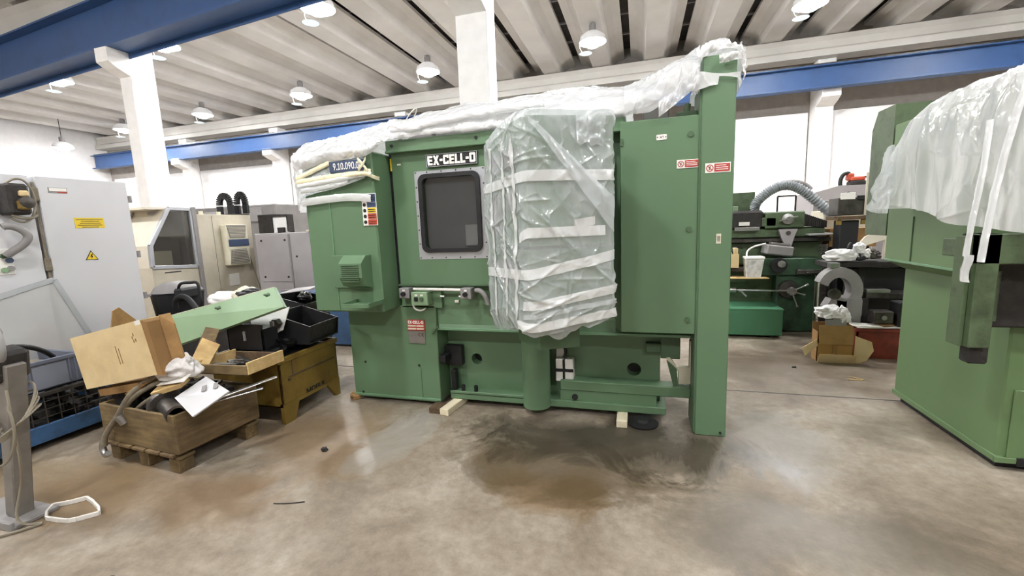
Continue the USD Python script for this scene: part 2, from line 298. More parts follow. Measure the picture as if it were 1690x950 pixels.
def floor_material():
    c = lambda h: lin(h)
    n = {'g': ('geometry', {}), 'n1': ('noise_texture', {'scale': 1.5, 'detail': 6.0, 'roughness': .62, 'distortion': .5}), 'r1': ('rgb_ramp', {'ramp': [(.30, c('75695b')), (.48, c('918576')), (.66, c('a89e91'))]}),
         'n2': ('noise_texture', {'scale': 15.0, 'detail': 8.0, 'roughness': .75}), 'r2': ('rgb_ramp', {'ramp': [(.35, (.72, .70, .66)), (.65, (1.08, 1.07, 1.05))]}), 'm2': ('mix', {'mix_type': 'multiply', 'fac': .9}),
         'p': ('principled_bsdf', {'specular_ior_level': .5}), 'b': ('bump', {'strength': .12, 'distance': .01}),
         'n3': ('noise_texture', {'scale': 1.6, 'detail': 7.0, 'roughness': .68, 'distortion': .8}), 'rr': ('rgb_ramp', {'ramp': [(.35, (.42,)*3), (.62, (.68,)*3)]})}
    l = [('g.position', 'n1.vector'), ('n1.fac', 'r1.fac'), ('g.position', 'n2.vector'), ('n2.fac', 'r2.fac'), ('r1.color', 'm2.color1'), ('r2.color', 'm2.color2'), ('g.position', 'n3.vector'), ('n3.fac', 'rr.fac'), ('n2.fac', 'b.height'), ('b.normal', 'p.normal')]
    cur, rgh = 'm2.color', 'rr.color'
    # oil and rust stains, the dark ones also painting in shadow: centre, half sizes, colour, strength, wetness
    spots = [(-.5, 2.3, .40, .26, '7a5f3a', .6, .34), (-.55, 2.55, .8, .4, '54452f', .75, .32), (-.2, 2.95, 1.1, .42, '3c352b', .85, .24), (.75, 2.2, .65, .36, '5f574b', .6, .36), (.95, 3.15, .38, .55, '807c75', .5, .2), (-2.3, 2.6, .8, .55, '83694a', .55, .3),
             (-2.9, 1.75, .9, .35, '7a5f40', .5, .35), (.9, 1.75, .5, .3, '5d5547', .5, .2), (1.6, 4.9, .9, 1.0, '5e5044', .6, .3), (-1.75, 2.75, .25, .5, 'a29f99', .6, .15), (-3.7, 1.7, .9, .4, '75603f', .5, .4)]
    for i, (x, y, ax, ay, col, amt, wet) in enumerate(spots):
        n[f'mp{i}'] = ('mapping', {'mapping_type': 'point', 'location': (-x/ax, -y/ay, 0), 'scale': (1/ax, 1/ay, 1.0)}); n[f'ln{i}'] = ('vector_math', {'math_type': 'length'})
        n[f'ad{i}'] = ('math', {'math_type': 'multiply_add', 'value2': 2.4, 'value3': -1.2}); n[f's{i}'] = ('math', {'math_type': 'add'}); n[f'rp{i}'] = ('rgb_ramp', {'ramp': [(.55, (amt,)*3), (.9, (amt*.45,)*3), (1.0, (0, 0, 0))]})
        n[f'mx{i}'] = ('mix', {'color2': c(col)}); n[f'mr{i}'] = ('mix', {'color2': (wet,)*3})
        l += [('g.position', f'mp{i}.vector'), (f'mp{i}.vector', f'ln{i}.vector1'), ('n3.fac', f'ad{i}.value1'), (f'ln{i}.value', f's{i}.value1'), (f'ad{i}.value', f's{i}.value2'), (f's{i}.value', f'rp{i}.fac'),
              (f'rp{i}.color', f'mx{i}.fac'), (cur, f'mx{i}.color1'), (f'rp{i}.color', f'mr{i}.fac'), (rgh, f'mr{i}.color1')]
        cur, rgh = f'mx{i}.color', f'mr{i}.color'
    l += [(cur, 'p.base_color'), (rgh, 'p.roughness')]
    return usdkit.material(stage, '/World/Looks/floor', n, l, surface='p.BSDF')
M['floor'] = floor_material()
# ================================================================ THE HALL
XL, XR, YB, YF, ZC = -23.0, 14.0, 14.4, -8.0, 7.2
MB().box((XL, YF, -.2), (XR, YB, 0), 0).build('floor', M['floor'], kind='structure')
B((XL, 4.13, 0), (XR, 4.145, .0015), 'trim_1', M['slot'], b=0, kind='structure')
B((XL, YB, 0), (XR, YB+.3, ZC), 'wall_back', M['wall_grey'], b=0, kind='structure')
B((XL-.3, YF, 0), (XL, YB, ZC), 'wall_left', M['wall_paint'], b=0, kind='structure')
B((XR, YF, 0), (XR+.3, YB, ZC), 'wall_right', M['wall_paint'], b=0, kind='structure')
B((XL, YF-.3, 0), (XR, YF, ZC), 'wall_front', M['wall_grey'], b=0, kind='structure')
# white infill panels between the wall columns
WCOL = [-17.9, -13.3, -7.9, -1.75, 4.7, 10.5]
back = stage.GetPrimAtPath('/World/wall_back'); ORIGIN['/World/wall_back'] = np.zeros(3)
for a, b_ in zip([XL]+WCOL, WCOL+[XR]):
    MB().box((a+.25, YB-.06, 0), (b_-.25, YB, 4.3), .01).build('panel', M['wall_paint'], back)
# roof: winged concrete beams running to the back wall, dark roof-light slots between their tips
roof = thing('ceiling', kind='structure')
PER, X0 = 1.47, .38
def rib_poly(): return [(-.24, 6.05), (.24, 6.05), (.31, 6.22), (.45, 6.33), (.64, 6.37), (.64, 6.45), (-.64, 6.45), (-.64, 6.37), (-.45, 6.33), (-.31, 6.22)]
for y0, y1, bay in ((6.1, YB, 0), (YF, 5.9, 1)):
    for k in range(-16, 10):
        x = X0 + k*PER
        if x < XL+.3 or x > XR-.3: continue
        if bay and x > -2: pass
        MB().prism([(p, q) for p, q in rib_poly()], (x, y1, 0), X, Z, y1-y0).build('rib', M['rib'], roof)
B((XL, YF, 6.66), (XR, YB, 6.8), 'roof_light', M['slot'], roof, b=0)
mb = MB()
for k in range(-16, 10):
    for y in np.arange(6.9, 14, 1.2): mb.box((X0+(k+.5)*PER-.2, y, 6.5), (X0+(k+.5)*PER+.2, y+.05, 6.54), 0)
mb.build('slot_brace', M['grey_metal'], roof, kind='stuff')

def girder(name, pts, label, z0=5.54, z1=6.03, w=.5):
    (xa, ya), (xb, yb) = pts; d = np.array([xb-xa, yb-ya, 0]); L = np.linalg.norm(d); d /= L
    g = thing(name, label, 'roof girder', (xa, ya, z0)); n = np.array([-d[1], d[0], 0])
    h = z1-z0
    MB().prism([(-w/2, 0), (w/2, 0), (w/2, h*.32), (w*.3, h*.45), (w*.3, h*.8), (w*.45, h), (-w*.45, h), (-w*.3, h*.8), (-w*.3, h*.45), (-w/2, h*.32)], (xa, ya, z0), n, Z, L).build('beam', M['girder'], g)
girder('roof_girder', ((-22.9, 14.15), (13.9, 13.85)), 'long pale concrete roof girder running along the back wall under the ribs')
girder('roof_girder', ((-22.9, 6.3), (13.9, 5.95)), 'pale concrete roof girder above the nearer crane beam, crossing the upper left corner')
def crane_beam(pts, label, z0, h=.5, w=.3):
    (xa, ya), (xb, yb) = pts; d = np.array([xb-xa, yb-ya, 0]); L = np.linalg.norm(d); d /= L; n = np.array([-d[1], d[0], 0])
    g = thing('crane_beam', label, 'crane beam', (xa, ya, z0)); t = .03
    MB().prism([(-w/2, 0), (w/2, 0), (w/2, t), (t/3, t), (t/3, h-t), (w/2, h-t), (w/2, h), (-w/2, h), (-w/2, h-t), (-t/3, h-t), (-t/3, t), (-w/2, t)], (xa, ya, z0), n, Z, L).build('i_beam', M['blue'], g)
    c = (np.array([xa, ya, z0+h+.03]))
    MB().bar(c, c+d*L, .06, .06).build('rail', M['steel_dark'], g)
    if h > .7: q = np.array([xa, ya, z0-.04])+n*(w/2+.01); MB().bar(q, q+d*L, .02, .10).build('added_bottom_plate', M['blue'], g)  # plate added behind the beam to show as its pale lower strip
crane_beam(((-22.8, 13.75), (13.8, 13.35)), 'blue steel crane runway beam along the back wall below the pale girder', 4.68, .55, .3)
crane_beam(((-22.8, 7.10), (13.8, 3.44)), 'blue steel crane runway beam across the upper left, resting on the near white column', 4.72, .76, .34)
def column(x, y, w, d, top, label, corbel_z=None, name='concrete_column', cw=None, cy=.5, up=None):
    c = thing(name, label, 'column', (x, y, 0))
    B((x-w/2, y, 0), (x+w/2, y+d, top), 'shaft', M['concrete_white'], c, .012)
    if corbel_z:
        cw = cw or w
        MB().prism([(0, corbel_z-.38), (-cy*.6, corbel_z-.3), (-cy, corbel_z-.22), (-cy, corbel_z), (0, corbel_z)], (x-cw/2, y, 0), Y, Z, cw).build('corbel', M['concrete_white'], c)
    return c
column(-8.56, 5.82, .28, .42, 5.54, 'thick white concrete column at the left with a stubby corbel carrying the blue beam', 4.72, cy=.32)
column(-2.14, 5.8, .44, .35, 5.54, 'white square concrete column rising behind the wrapped green machine', 4.7, cy=.5)
WL = ['white wall column furthest left, half hidden beside the thick near column', 'white wall column behind the beige machine, second from the back left corner', 'white wall column behind the plastic on top of the green machine, left of the near middle column',
      'white wall column hidden low behind the machine top, right of the near middle column', 'white wall column with a corbel at the right, behind the red tool', 'white wall column at the far right behind the draped machine']
for x, l in zip(WCOL, WL): column(x, 13.95, .42, .44, 5.54, l, 4.72, cy=.42, name='wall_column')
# rainwater pipe on the wall beside the second wall column
MB().cyl((-12.55, 14.2, 0), (-12.55, 14.2, 4.3), .06).build('drain_pipe', M['wall_paint'], smooth=40, label='slim white drain pipe running up the back wall beside a wall column', cat='pipe')

# high-bay lamps
def make_lamp(label, loc):
    t = thing('high_bay_lamp', label, 'lamp', loc, group='high bay lamps' if 'near bay' not in label else 'near bay lamps out of the picture')
    L = lambda m, n, mt, **k: m.build(n, M[mt], t, local=True, **k)
    L(MB().cyl((0, 0, .22), (0, 0, 6.66-loc[2]), .012, n=8), 'hanger', 'steel_dark')
    L(MB().lathe([(0, .30), (.07, .30), (.08, .26), (.08, .14), (.05, .12), (0, .12)], (0, 0, 0), n=20), 'ballast_housing', 'grey_metal', smooth=40)
    L(MB().lathe([(.05, .13), (.16, .11), (.28, .02), (.31, -.10), (.305, -.10), (.27, .02), (.15, .1), (.05, .12)], (0, 0, 0), n=28), 'reflector', 'acrylic', smooth=50)
    L(MB().lathe([(0, -.21), (.12, -.195), (.21, -.13), (.25, -.05), (.262, .0), (.2, .03), (0, .05)], (0, 0, 0), n=20), 'bulb', 'lamp_glow', smooth=60)
    L(MB().tube([(-.27, 0, 0), (-.30, -.01, -.15), (-.2, -.02, -.33)], .008, 6), 'bracket', 'steel_dark')
    L(MB().lathe([(0, -.012), (.13, -.008), (.15, 0), (.13, .008), (0, .012)], (-.16, -.03, -.33), n=24), 'dim_disc', 'disc_glow', smooth=60)  # dim disc below the bulb, its brightness put in as emission
    return t
LZ, SC_ = 5.74, .952
lamps = [(-14.9, 12.5, 'lamp hanging left of the thick column, in the far row, above a dim disc'), (-10.25, 12.05, 'bright lamp in the far row above the wall column behind the beige machine'),
  (-5.65, 11.7, 'bright lamp in the far row just left of the white middle column'), (-1.1, 11.4, 'large bright lamp in the far row right of the white middle column'), (3.4, 11.2, 'bright lamp at the top edge, right of the tall green pillar'),
  (-19.5, 12.9, 'small bright lamp seen against the left edge of the thick column'), (-15.0, 8.5, 'lamp under the blue beam at the upper left corner'), (-10.3, 7.9, 'brightest lamp beside the top of the thick white column'),
  (-6.0, 7.75, 'lamp at the top edge beside the end of the near blue beam'), (-22.0, 12.25, 'lamp low by the left wall with its glow on the wall'),
  (-1.4, 7.7, 'lamp above the green machine, out of the top of the picture'), (3.2, 7.6, 'lamp above the far aisle right, out of the picture'), (8.0, 11.0, 'lamp of the far row beyond the draped machine'), (8.0, 7.5, 'lamp over the draped machine, out of the picture')]
near = [(-15.5, .7), (-11.0, .7), (-6.5, .7), (-2.0, .7), (2.5, .7), (7.0, .7), (-6.5, -3.5), (-2.0, -3.5), (2.5, -3.5)]  # unseen lamps; the rear row is added for frontal fill light
for i, (x, y, l) in enumerate(lamps): make_lamp(l, (x*SC_, y*SC_, 5.2 if i == 9 else LZ))
for x, y in near:
    row = {.7: 'nearer', -3.5: 'rear'}[y]; k = sum(1 for a, b_ in near if b_ == y and a < x)+1
    make_lamp(f'{["first", "second", "third", "fourth", "fifth", "sixth"][k-1]} lamp from the left in the {row} unseen row above the viewer', (x, y, LZ))
# ================================================================ THE GREEN MACHINING CENTRE
G, GD = M['green'], M['green_dark']
mc = thing('machining_center', 'large green machining centre with dark window and plastic-wrapped top, in the middle of the hall', 'machine', (-1.0, 3.8, 0))
# -- tall housing at the left
hous = B((-2.665, 3.05, .885), (-2.0, 4.4, 2.165), 'side_housing', G, mc, .012)
B((-2.425, 3.043, .9), (-2.418, 3.052, 2.1), 'seam', M['green_edge'], hous, .001)
mb = MB()
mb.prism([(0, 1.09), (-.10, 1.12), (-.14, 1.19), (-.14, 1.30), (-.07, 1.36), (0, 1.36)], (-2.29, 3.05, 0), Y, Z, .21)
vb = mb.build('vent_hood', G, mc)
mb = MB()
for k in range(9): mb.box((-2.265, 2.903, 1.155+k*.016), (-2.105, 2.912, 1.163+k*.016), .001)
mb.build('vent_slot', GD, vb, kind='stuff')
MB().box((-2.44, 3.03, 1.09), (-2.29, 3.052, 1.36), .004).build('vent_plate', G, mc)
mb = MB(); mb.box((-2.23, 2.83, .965), (-1.99, 3.05, .975), .001); mb.box((-2.23, 2.825, .965), (-1.99, 2.835, .995), .001); mb.box((-2.235, 2.83, .965), (-2.225, 3.05, 1.0), .001); mb.box((-1.995, 2.83, .965), (-1.985, 3.05, 1.0), .001)
mb.box((-2.235, 3.04, .965), (-1.985, 3.05, 1.07), .001); mb.build('tray', G, mc)
# warning sticker of four rows on the housing
st = B((-2.118, 3.043, 1.592), (-1.988, 3.051, 1.843), 'warning_sticker', M['label_white'], mc, .001)
MB().box((-2.07, 3.040, 1.775), (-1.992, 3.0445, 1.838), .0005).box((-2.07, 3.04, 1.735), (-1.992, 3.0445, 1.772), .0005).build('notice_field', M['navy'], st, label='dark blue field')
MB().box((-2.07, 3.040, 1.69), (-1.992, 3.0445, 1.73), .0005).build('notice_field', M['yellow'], st, label='yellow field')
MB().box((-2.07, 3.040, 1.645), (-1.992, 3.0445, 1.685), .0005).box((-2.07, 3.040, 1.598), (-1.992, 3.0445, 1.64), .0005).build('notice_field', M['orange_red'], st, label='red fields')
mb = MB()
for k, z in enumerate((1.81, 1.755, 1.71, 1.665, 1.62)):
    mb.cyl((-2.095, 3.0445, z), (-2.095, 3.040, z), .014, n=14)
mb.build('pictogram', M['ink'], st)
mb = MB()
for z in (1.82, 1.805, 1.79): mb.box((-2.062, 3.038, z), (-2.0, 3.0402, z+.005), .0003)
for z in (1.715, 1.70): mb.box((-2.062, 3.038, z), (-2.002, 3.0402, z+.005), .0003)
for z in (1.67, 1.655, 1.62, 1.607): mb.box((-2.062, 3.038, z), (-2.002, 3.0402, z+.004), .0003)
mb.build('print', M['ink'], st, kind='stuff')
# number plate behind the masking tape
npl = B((-2.36, 3.003, 2.015), (-2.05, 3.05, 2.1), 'number_plate', M['navy'], mc, .002, label='blue number plate with white figures')
MB().text('9.10.090.04', .05, (-2.325, 3.004, 2.035), X, Z, .003, True, .262).build('figures', M['label_white'], npl)
# -- main enclosure
mb = MB(); mb.box((-1.985, 3.34, .72), (.39, 4.7, 2.2), .008); mb.build('enclosure', G, mc)
mb = MB(); mb.box((-1.99, 3.24, 2.175), (-.1, 3.5, 2.265), .006); mb.box((-1.99, 3.225, 2.165), (-.1, 3.3, 2.185), .004); hd = mb.build('header', G, mc)
mb = MB()
for x in (-1.93, -1.2): mb.cyl((x, 3.242, 2.222), (x, 3.232, 2.222), .012, n=12)
mb.build('screw', M['ink'], hd)
# sliding door with its window
DW = [(-1.715, 1.36), (-1.205, 1.975)]
def rrect(x0, z0, x1, z1, r, n=6):
    p = []
    for cx, cz, a in ((x1-r, z1-r, 0), (x0+r, z1-r, 90), (x0+r, z0+r, 180), (x1-r, z0+r, 270)):
        for k in range(n+1):
            t = math.radians(a+90*k/n); p.append((cx+r*math.cos(t), cz+r*math.sin(t)))
    return p
mb = MB(); mb.prism([(-1.965, 1.085), (-.2, 1.085), (-.2, 2.165), (-1.965, 2.165)], (0, 3.33, 0), X, Z, .05, [rrect(-1.70, 1.375, -1.22, 1.96, .05)])
door = mb.build('sliding_door', G, mc)
mb = MB(); mb.prism(rrect(-1.765, 1.297, -1.155, 2.012, .008), (0, 3.285, 0), X, Z, .008, [rrect(-1.70, 1.375, -1.22, 1.96, .05)]); wf = mb.build('window_frame', M['alu'], door)
mb = MB()
for x, z in [(x, z) for x in (-1.752, -1.168) for z in np.linspace(1.31, 2.0, 7)] + [(x, z) for x in np.linspace(-1.65, -1.27, 4) for z in (1.31, 2.0)]: mb.cyl((x, 3.278, z), (x, 3.274, z), .006, n=8)
mb.build('rivet', M['steel_dark'], door)
mb = MB(); mb.prism(rrect(-1.728, 1.352, -1.198, 1.985, .06), (0, 3.28, 0), X, Z, .022, [rrect(-1.695, 1.385, -1.231, 1.952, .045)]); mb.build('window_gasket', M['rubber'], door)
MB().box((-1.70, 3.285, 1.38), (-1.225, 3.289, 1.96), 0).build('window_pane', M['glass_dark'], door)
# what shows behind the glass: a dark grey chamber with a pale block and a lamp tube
mb = MB(); mb.box((-1.75, 3.335, 1.33), (-1.18, 3.339, 2.0), .0); mb.build('chamber_back', M['chamber'], door)
MB().box((-1.36, 3.318, 1.40), (-1.24, 3.334, 1.57), .004).build('chamber_part', M['white'], door)
# nameplate
np_ = B((-1.64, 3.262, 2.035), (-1.205, 3.283, 2.132), 'nameplate', M['ink'], mc, .003, label='black nameplate with raised silver letters')
mb = MB()
for a, b_ in (((-1.64, 2.127), (-1.205, 2.132)), ((-1.64, 2.035), (-1.205, 2.04)), ((-1.64, 2.035), (-1.635, 2.132)), ((-1.21, 2.035), (-1.205, 2.132))): mb.box((a[0], 3.257, a[1]), (b_[0], 3.264, b_[1]), .001)
mb.build('rim', M['alu'], np_)
def block_letters(txt, x0, z0, h, width, y, depth):
    W = {'E': .70, 'X': .86, '-': .42, 'C': .78, 'L': .66, 'O': .82}; gap = .09; tot = sum(W[c] for c in txt)+gap*(len(txt)-1); k = width/tot; q = MB(); x = x0
    for c in txt:
        w = W[c]*k; t = .27*k; u = h*.24
        P = lambda pts, hl=(): q.prism(pts, (0, y, 0), X, Z, depth, hl)
        if c == 'E': P([(x, z0), (x+w, z0), (x+w, z0+u), (x+t, z0+u), (x+t, z0+h*.39), (x+w*.9, z0+h*.39), (x+w*.9, z0+h*.61), (x+t, z0+h*.61), (x+t, z0+h-u), (x+w, z0+h-u), (x+w, z0+h), (x, z0+h)])
        elif c == 'X': P([(x, z0), (x+t*1.15, z0), (x+w/2, z0+h*.30), (x+w-t*1.15, z0), (x+w, z0), (x+w*.67, z0+h/2), (x+w, z0+h), (x+w-t*1.15, z0+h), (x+w/2, z0+h*.70), (x+t*1.15, z0+h), (x, z0+h), (x+w*.33, z0+h/2)])
        elif c == '-': P([(x, z0+h*.38), (x+w, z0+h*.38), (x+w, z0+h*.62), (x, z0+h*.62)])
        elif c == 'L': P([(x, z0), (x+w, z0), (x+w, z0+u), (x+t, z0+u), (x+t, z0+h), (x, z0+h)])
        elif c == 'C': b_ = .12*k; P([(x+b_, z0), (x+w, z0), (x+w, z0+h*.36), (x+w-t, z0+h*.36), (x+w-t, z0+u), (x+t, z0+u), (x+t, z0+h-u), (x+w-t, z0+h-u), (x+w-t, z0+h*.64), (x+w, z0+h*.64), (x+w, z0+h), (x+b_, z0+h), (x, z0+h-b_), (x, z0+b_)])
        elif c == 'O': P(rrect(x, z0, x+w, z0+h, .13*k, 3), [rrect(x+t, z0+u, x+w-t, z0+h-u, .04*k, 2)])
        x += w+gap*k
    return q
block_letters('EX-CELL-O', -1.626, 2.047, .073, .408, 3.263, .008).build('lettering', M['label_white'], np_)
MB().box((-1.915, 3.276, 2.07), (-1.88, 3.281, 2.083), .001).build('tag_plate', M['label_white'], door)
MB().box((-1.975, 3.27, 2.03), (-1.965, 3.282, 2.13), .001).build('safety_strip', M['yellow'], door)
mb = MB(); mb.box((-1.985, 3.27, 1.07), (-.2, 3.36, 1.088), .003); mb.build('door_rail', GD, mc)
# -- black gap, lower front and apron
MB().box((-2.0, 3.3, 1.0), (-1.968, 3.36, 2.17), .001).build('gap_strip', M['black'], mc)  # black strip filling the gap between housing and door
B((-2.54, 3.3, .035), (-1.665, 4.4, .9), 'plinth', G, mc, .006)
B((-1.98, 3.3, .88), (-1.6, 3.6, 1.07), 'plinth_head', G, mc, .004)
mb = MB(); mb.box((-2.54, 3.292, .05), (-1.665, 3.301, .07), .002); mb.build('plinth_skirt', M['green_edge'], mc)
MB().box((-1.843, 3.297, .06), (-1.838, 3.302, .36), .001).build('plinth_seam', GD, mc)
mb = MB()
for x, z in ((-2.4, .37), (-1.855, .365), (-1.845, .055), (-2.45, .08)): mb.cyl((x, 3.304, z), (x, 3.294, z), .01, n=10)
mb.build('bolt', M['ink'], mc)
mb = MB(); mb.prism([(0, .70), (.012, .69), (.03, .735), (.05, 1.0), (.2, 1.06), (.2, .70)], (-1.655, 3.30, 0), Y, Z, 2.02); ap = mb.build('apron', G, mc)
mb = MB(); mb.box((-1.655, 3.293, .69), (.36, 3.305, .712), .003); mb.build('apron_lip', M['green_edge'], ap)
MB().bar((-1.70, 3.285, .66), (-1.635, 3.285, .735), .02, .012).build('lip_bracket', GD, mc)
# -- bed with its sockets, flange and the round post
mb = MB()
hole = lambda x, z, r: [(x+r*math.cos(t), z+r*math.sin(t)) for t in np.linspace(0, 2*math.pi, 20, endpoint=False)]
mb.prism([(-1.66, .09), (.16, .09), (.16, .73), (-1.66, .73)], (0, 3.62, 0), X, Z, .12, [hole(-1.39, .385, .05), hole(-.04, .365, .055)]); bed = mb.build('bed', G, mc)
for x, z, r in ((-1.39, .385, .05), (-.04, .365, .055)): MB().cyl((x, 3.61, z), (x, 3.60, z), r, n=20).build('lifting_socket', M['black'], bed)
B((-1.66, 3.62, .1), (.16, 4.6, .73), 'bed_core', GD, mc, .004)
mb = MB(); mb.box((-1.60, 3.36, .055), (.2, 3.6, .115), .006); mb.box((-1.6, 3.36, .1), (-.92, 3.372, .13), .003); mb.build('bed_flange', G, mc)
mb = MB(); mb.box((-.62, 3.37, .2), (.375, 3.5, .285), .008); mb.prism([(0, .09), (.02, .09), (.13, .2), (.0, .2)], (-.62, 3.38, 0), Y, Z, .75); mb.build('bed_beam', G, mc)
mb = MB(); mb.cyl((-.815, 3.36, .06), (-.815, 3.36, .74), .115, n=36); mb.build('round_post', G, mc, smooth=40)
mb = MB()
for x in (-1.5, -1.38): mb.cyl((x, 3.42, .11), (x, 3.42, .165), .018, n=10)
mb.cyl((-.5, 3.37, .15), (-.5, 3.36, .15), .025, n=12); mb.build('levelling_screw', M['ink'], mc)
mb = MB(); mb.box((-1.66, 3.42, .34), (-1.5, 3.49, .52), .006); mb.box((-1.665, 3.3, .40), (-1.6, 3.45, .46), .004); mb.build('hydraulic_block', M['black'], mc)
mb = MB(); mb.box((-1.6, 3.40, .12), (-1.56, 3.46, .30), .003); mb.build('bracket', M['black'], mc)
# white fittings in the middle of the bed
f = thing('terminal_block', 'white connector blocks with black strap on the bed of the green machine', 'connector', (-.6, 3.46, .3))
mb = MB()
for i in range(2):
    for j in range(2): mb.box((-.66+i*.075, 3.40, .262+j*.1), (-.592+i*.075, 3.50, .35+j*.1), .006)
mb.box((-.665, 3.47, .44), (-.60, 3.5, .58), .004); mb.build('block', M['label_white'], f)
mb = MB(); mb.box((-.67, 3.395, .345), (-.515, 3.41, .372), .003); mb.box((-.6, 3.393, .27), (-.588, 3.402, .45), .002); mb.build('strap', M['black'], f)
MB().tube([(-.595, 3.42, .46), (-.58, 3.43, .52), (-.61, 3.47, .60), (-.6, 3.49, .66)], .012, 8).build('lead', M['black'], f, smooth=40)
# right end of the bed: angled cream bracket and dark arms
mb = MB(); mb.box((.05, 3.44, .53), (.26, 3.5, .6), .004); mb.box((.16, 3.42, .49), (.3, 3.5, .66), .004); mb.build('chute_arm', GD, mc)
mb = MB(); mb.prism([(.20, .50), (.225, .505), (.275, .43), (.365, .43), (.365, .64), (.38, .64), (.38, .30), (.29, .30), (.29, .40), (.265, .40)], (0, 3.46, 0), X, Z, .05); mb.build('chute_bracket', M['cream'], mc)
mb = MB(); mb.prism([(.20, .49), (.275, .42), (.29, .27), (.255, .27)], (0, 3.41, 0), X, Z, .02); mb.build('chute_cheek', GD, mc)
# -- electrical cabinet door at the right and the tall pillar
cab = B((-.132, 3.25, .735), (.378, 4.5, 2.205), 'control_cabinet', G, mc, .004)
cd = B((-.13, 3.215, .74), (.382, 3.247, 2.222), 'cabinet_door', G, mc, .005)
mb = MB()
for z in (2.102, 1.476, .845): mb.cyl((.325, 3.216, z), (.325, 3.205, z), .019, n=18)
lk = mb.build('door_lock', GD, cd, smooth=30)
mb = MB()
for z in (2.06,): mb.box((-.128, 3.205, z), (-.11, 3.217, z+.05), .002); mb.box((-.128, 3.203, z+.018), (-.118, 3.207, z+.032), .001)
mb.build('latch', GD, cd)
pl = MB().prism(rrect(.108, 2.08, .175, 2.116, .006), (0, 3.215, 0), X, Z, .004).build('type_plate', M['label_white'], cd)
mb = MB(); [mb.cyl((x, 3.212, 2.098), (x, 3.209, 2.098), .004, n=8) for x in (.115, .168)]; mb.text('MT', .012, (.130, 3.2115, 2.092), X, Z, .001); mb.build('plate_print', M['ink'], cd)
def prohibition(x0, z0, w, h, y, parent):
    s_ = B((x0, y-.002, z0), (x0+w, y+.001, z0+h), 'prohibition_sign', M['label_white'], parent, .0005, label='white sign with crossed circle and red text field')
    MB().box((x0+w*.36, y-.0035, z0+h*.1), (x0+w*.97, y-.0015, z0+h*.9), .0004).build('text_field', M['red'], parent)
    c = (x0+w*.18, y-.003, z0+h*.5); q = MB(); q.ring(c, (0, 1, 0), h*.36, h*.28, .002, 24); q.bar((c[0]-h*.2, y-.003, c[2]+h*.2), (c[0]+h*.2, y-.003, c[2]-h*.2), h*.07, .002, up=(0, 1, 0), b=0); q.build('prohibition_ring', M['red'], parent)
    MB().bar((c[0]-h*.06, y-.0028, c[2]-h*.18), (c[0]+h*.04, y-.0028, c[2]+h*.18), h*.09, .001, up=(0, 1, 0), b=0).build('hand_symbol', M['ink'], parent)
    q = MB()
    for k in range(3): q.box((x0+w*.42, y-.0045, z0+h*(.68-k*.2)), (x0+w*(.9-.08*(k == 0)), y-.003, z0+h*(.76-k*.2)), .0002)
    q.build('text_lines', M['label_white'], parent, kind='stuff')
prohibition(.24, 1.884, .152-.01, .056, 3.213, cd)
pil = B((.388, 3.2, .0), (.59, 3.5, 2.57), 'pillar', G, mc, .006)
mb = MB(); mb.box((.374, 3.204, .01), (.39, 3.5, 2.4), .004); mb.build('pillar_edge', GD, pil)
prohibition(.416, 1.84, .153, .063, 3.199, pil)
MB().box((.494, 3.197, 1.375), (.524, 3.201, 1.44), .0005).build('sticker', M['cream'], pil)
mb = MB(); [mb.box((.499, 3.1955, z), (.519, 3.1975, z+.004), .0002) for z in (1.39, 1.4, 1.41, 1.42)]; mb.build('sticker_print', M['ink'], pil, kind='stuff')
MB().cyl((.555, 3.2, .03), (.555, 3.192, .03), .009, n=12).build('bolt', M['ink'], pil)
# gear on top, under the plastic
mb = MB(); mb.box((-1.9, 3.45, 2.19), (-.1, 4.5, 2.34), .02); mb.box((-1.2, 3.6, 2.3), (-.2, 4.4, 2.42), .02); mb.build('roof_unit', M['grey_cab'], mc)
mb = MB(); mb.box((.02, 3.4, 2.2), (.2, 3.7, 2.38), .01); mb.build('valve_box', M['grey_box'], mc)
mb = MB(); mb.box((.24, 3.3, 2.2), (.38, 3.6, 2.27), .01); mb.cyl((.30, 3.33, 2.2), (.315, 3.33, 2.32), .02, n=12); mb.build('cable_gland', M['green_dark'], mc)
mb = MB()
for x in (-1.865, -1.565): mb.box((x-.012, 3.26, 2.24), (x+.012, 3.285, 2.37), .002)
mb.build('roof_post', M['grey_metal'], mc)
# -- push-button boxes and conduit on the front
def button_box(x0, z0, x1, z1, m_, nm):
    b_ = B((x0, 3.205, z0), (x1, 3.30, z1), nm, M[m_], mc, .006); return b_
for x0 in (-1.945, -1.387):
    b_ = button_box(x0, .975, x0+.093, 1.064, 'grey_metal', 'switch_box'); c = x0+.046
    MB().cyl((c, 3.206, 1.015), (c, 3.18, 1.015), .018, n=16).build('selector', M['black'], b_, smooth=40)
    MB().box((c-.012, 3.203, 1.038), (c+.012, 3.206, 1.052), .0005).build('legend', M['label_white'], b_)
b_ = button_box(-1.835, .918, -1.682, 1.03, 'green_pale', 'push_button_box')
for x, m_ in ((-1.785, 'black'), (-1.735, 'green_dark')):
    MB().box((x-.016, 3.19, .955), (x+.016, 3.206, .99), .004).build('push_button', M[m_], b_)
    MB().box((x-.012, 3.203, .997), (x+.012, 3.206, 1.012), .0005).build('legend', M['label_white'], b_)
MB().tube([(-1.83, 3.25, 1.05), (-1.6, 3.25, 1.048), (-1.385, 3.25, 1.044)], .012, 10, 2).build('conduit', M['label_white'], mc, smooth=50)
MB().tube([(-1.27, 3.25, 1.04), (-1.22, 3.24, 1.035), (-1.18, 3.235, .99), (-1.165, 3.24, .93)], .019, 12).build('cable_sleeve', M['grey_metal'], mc, smooth=50)
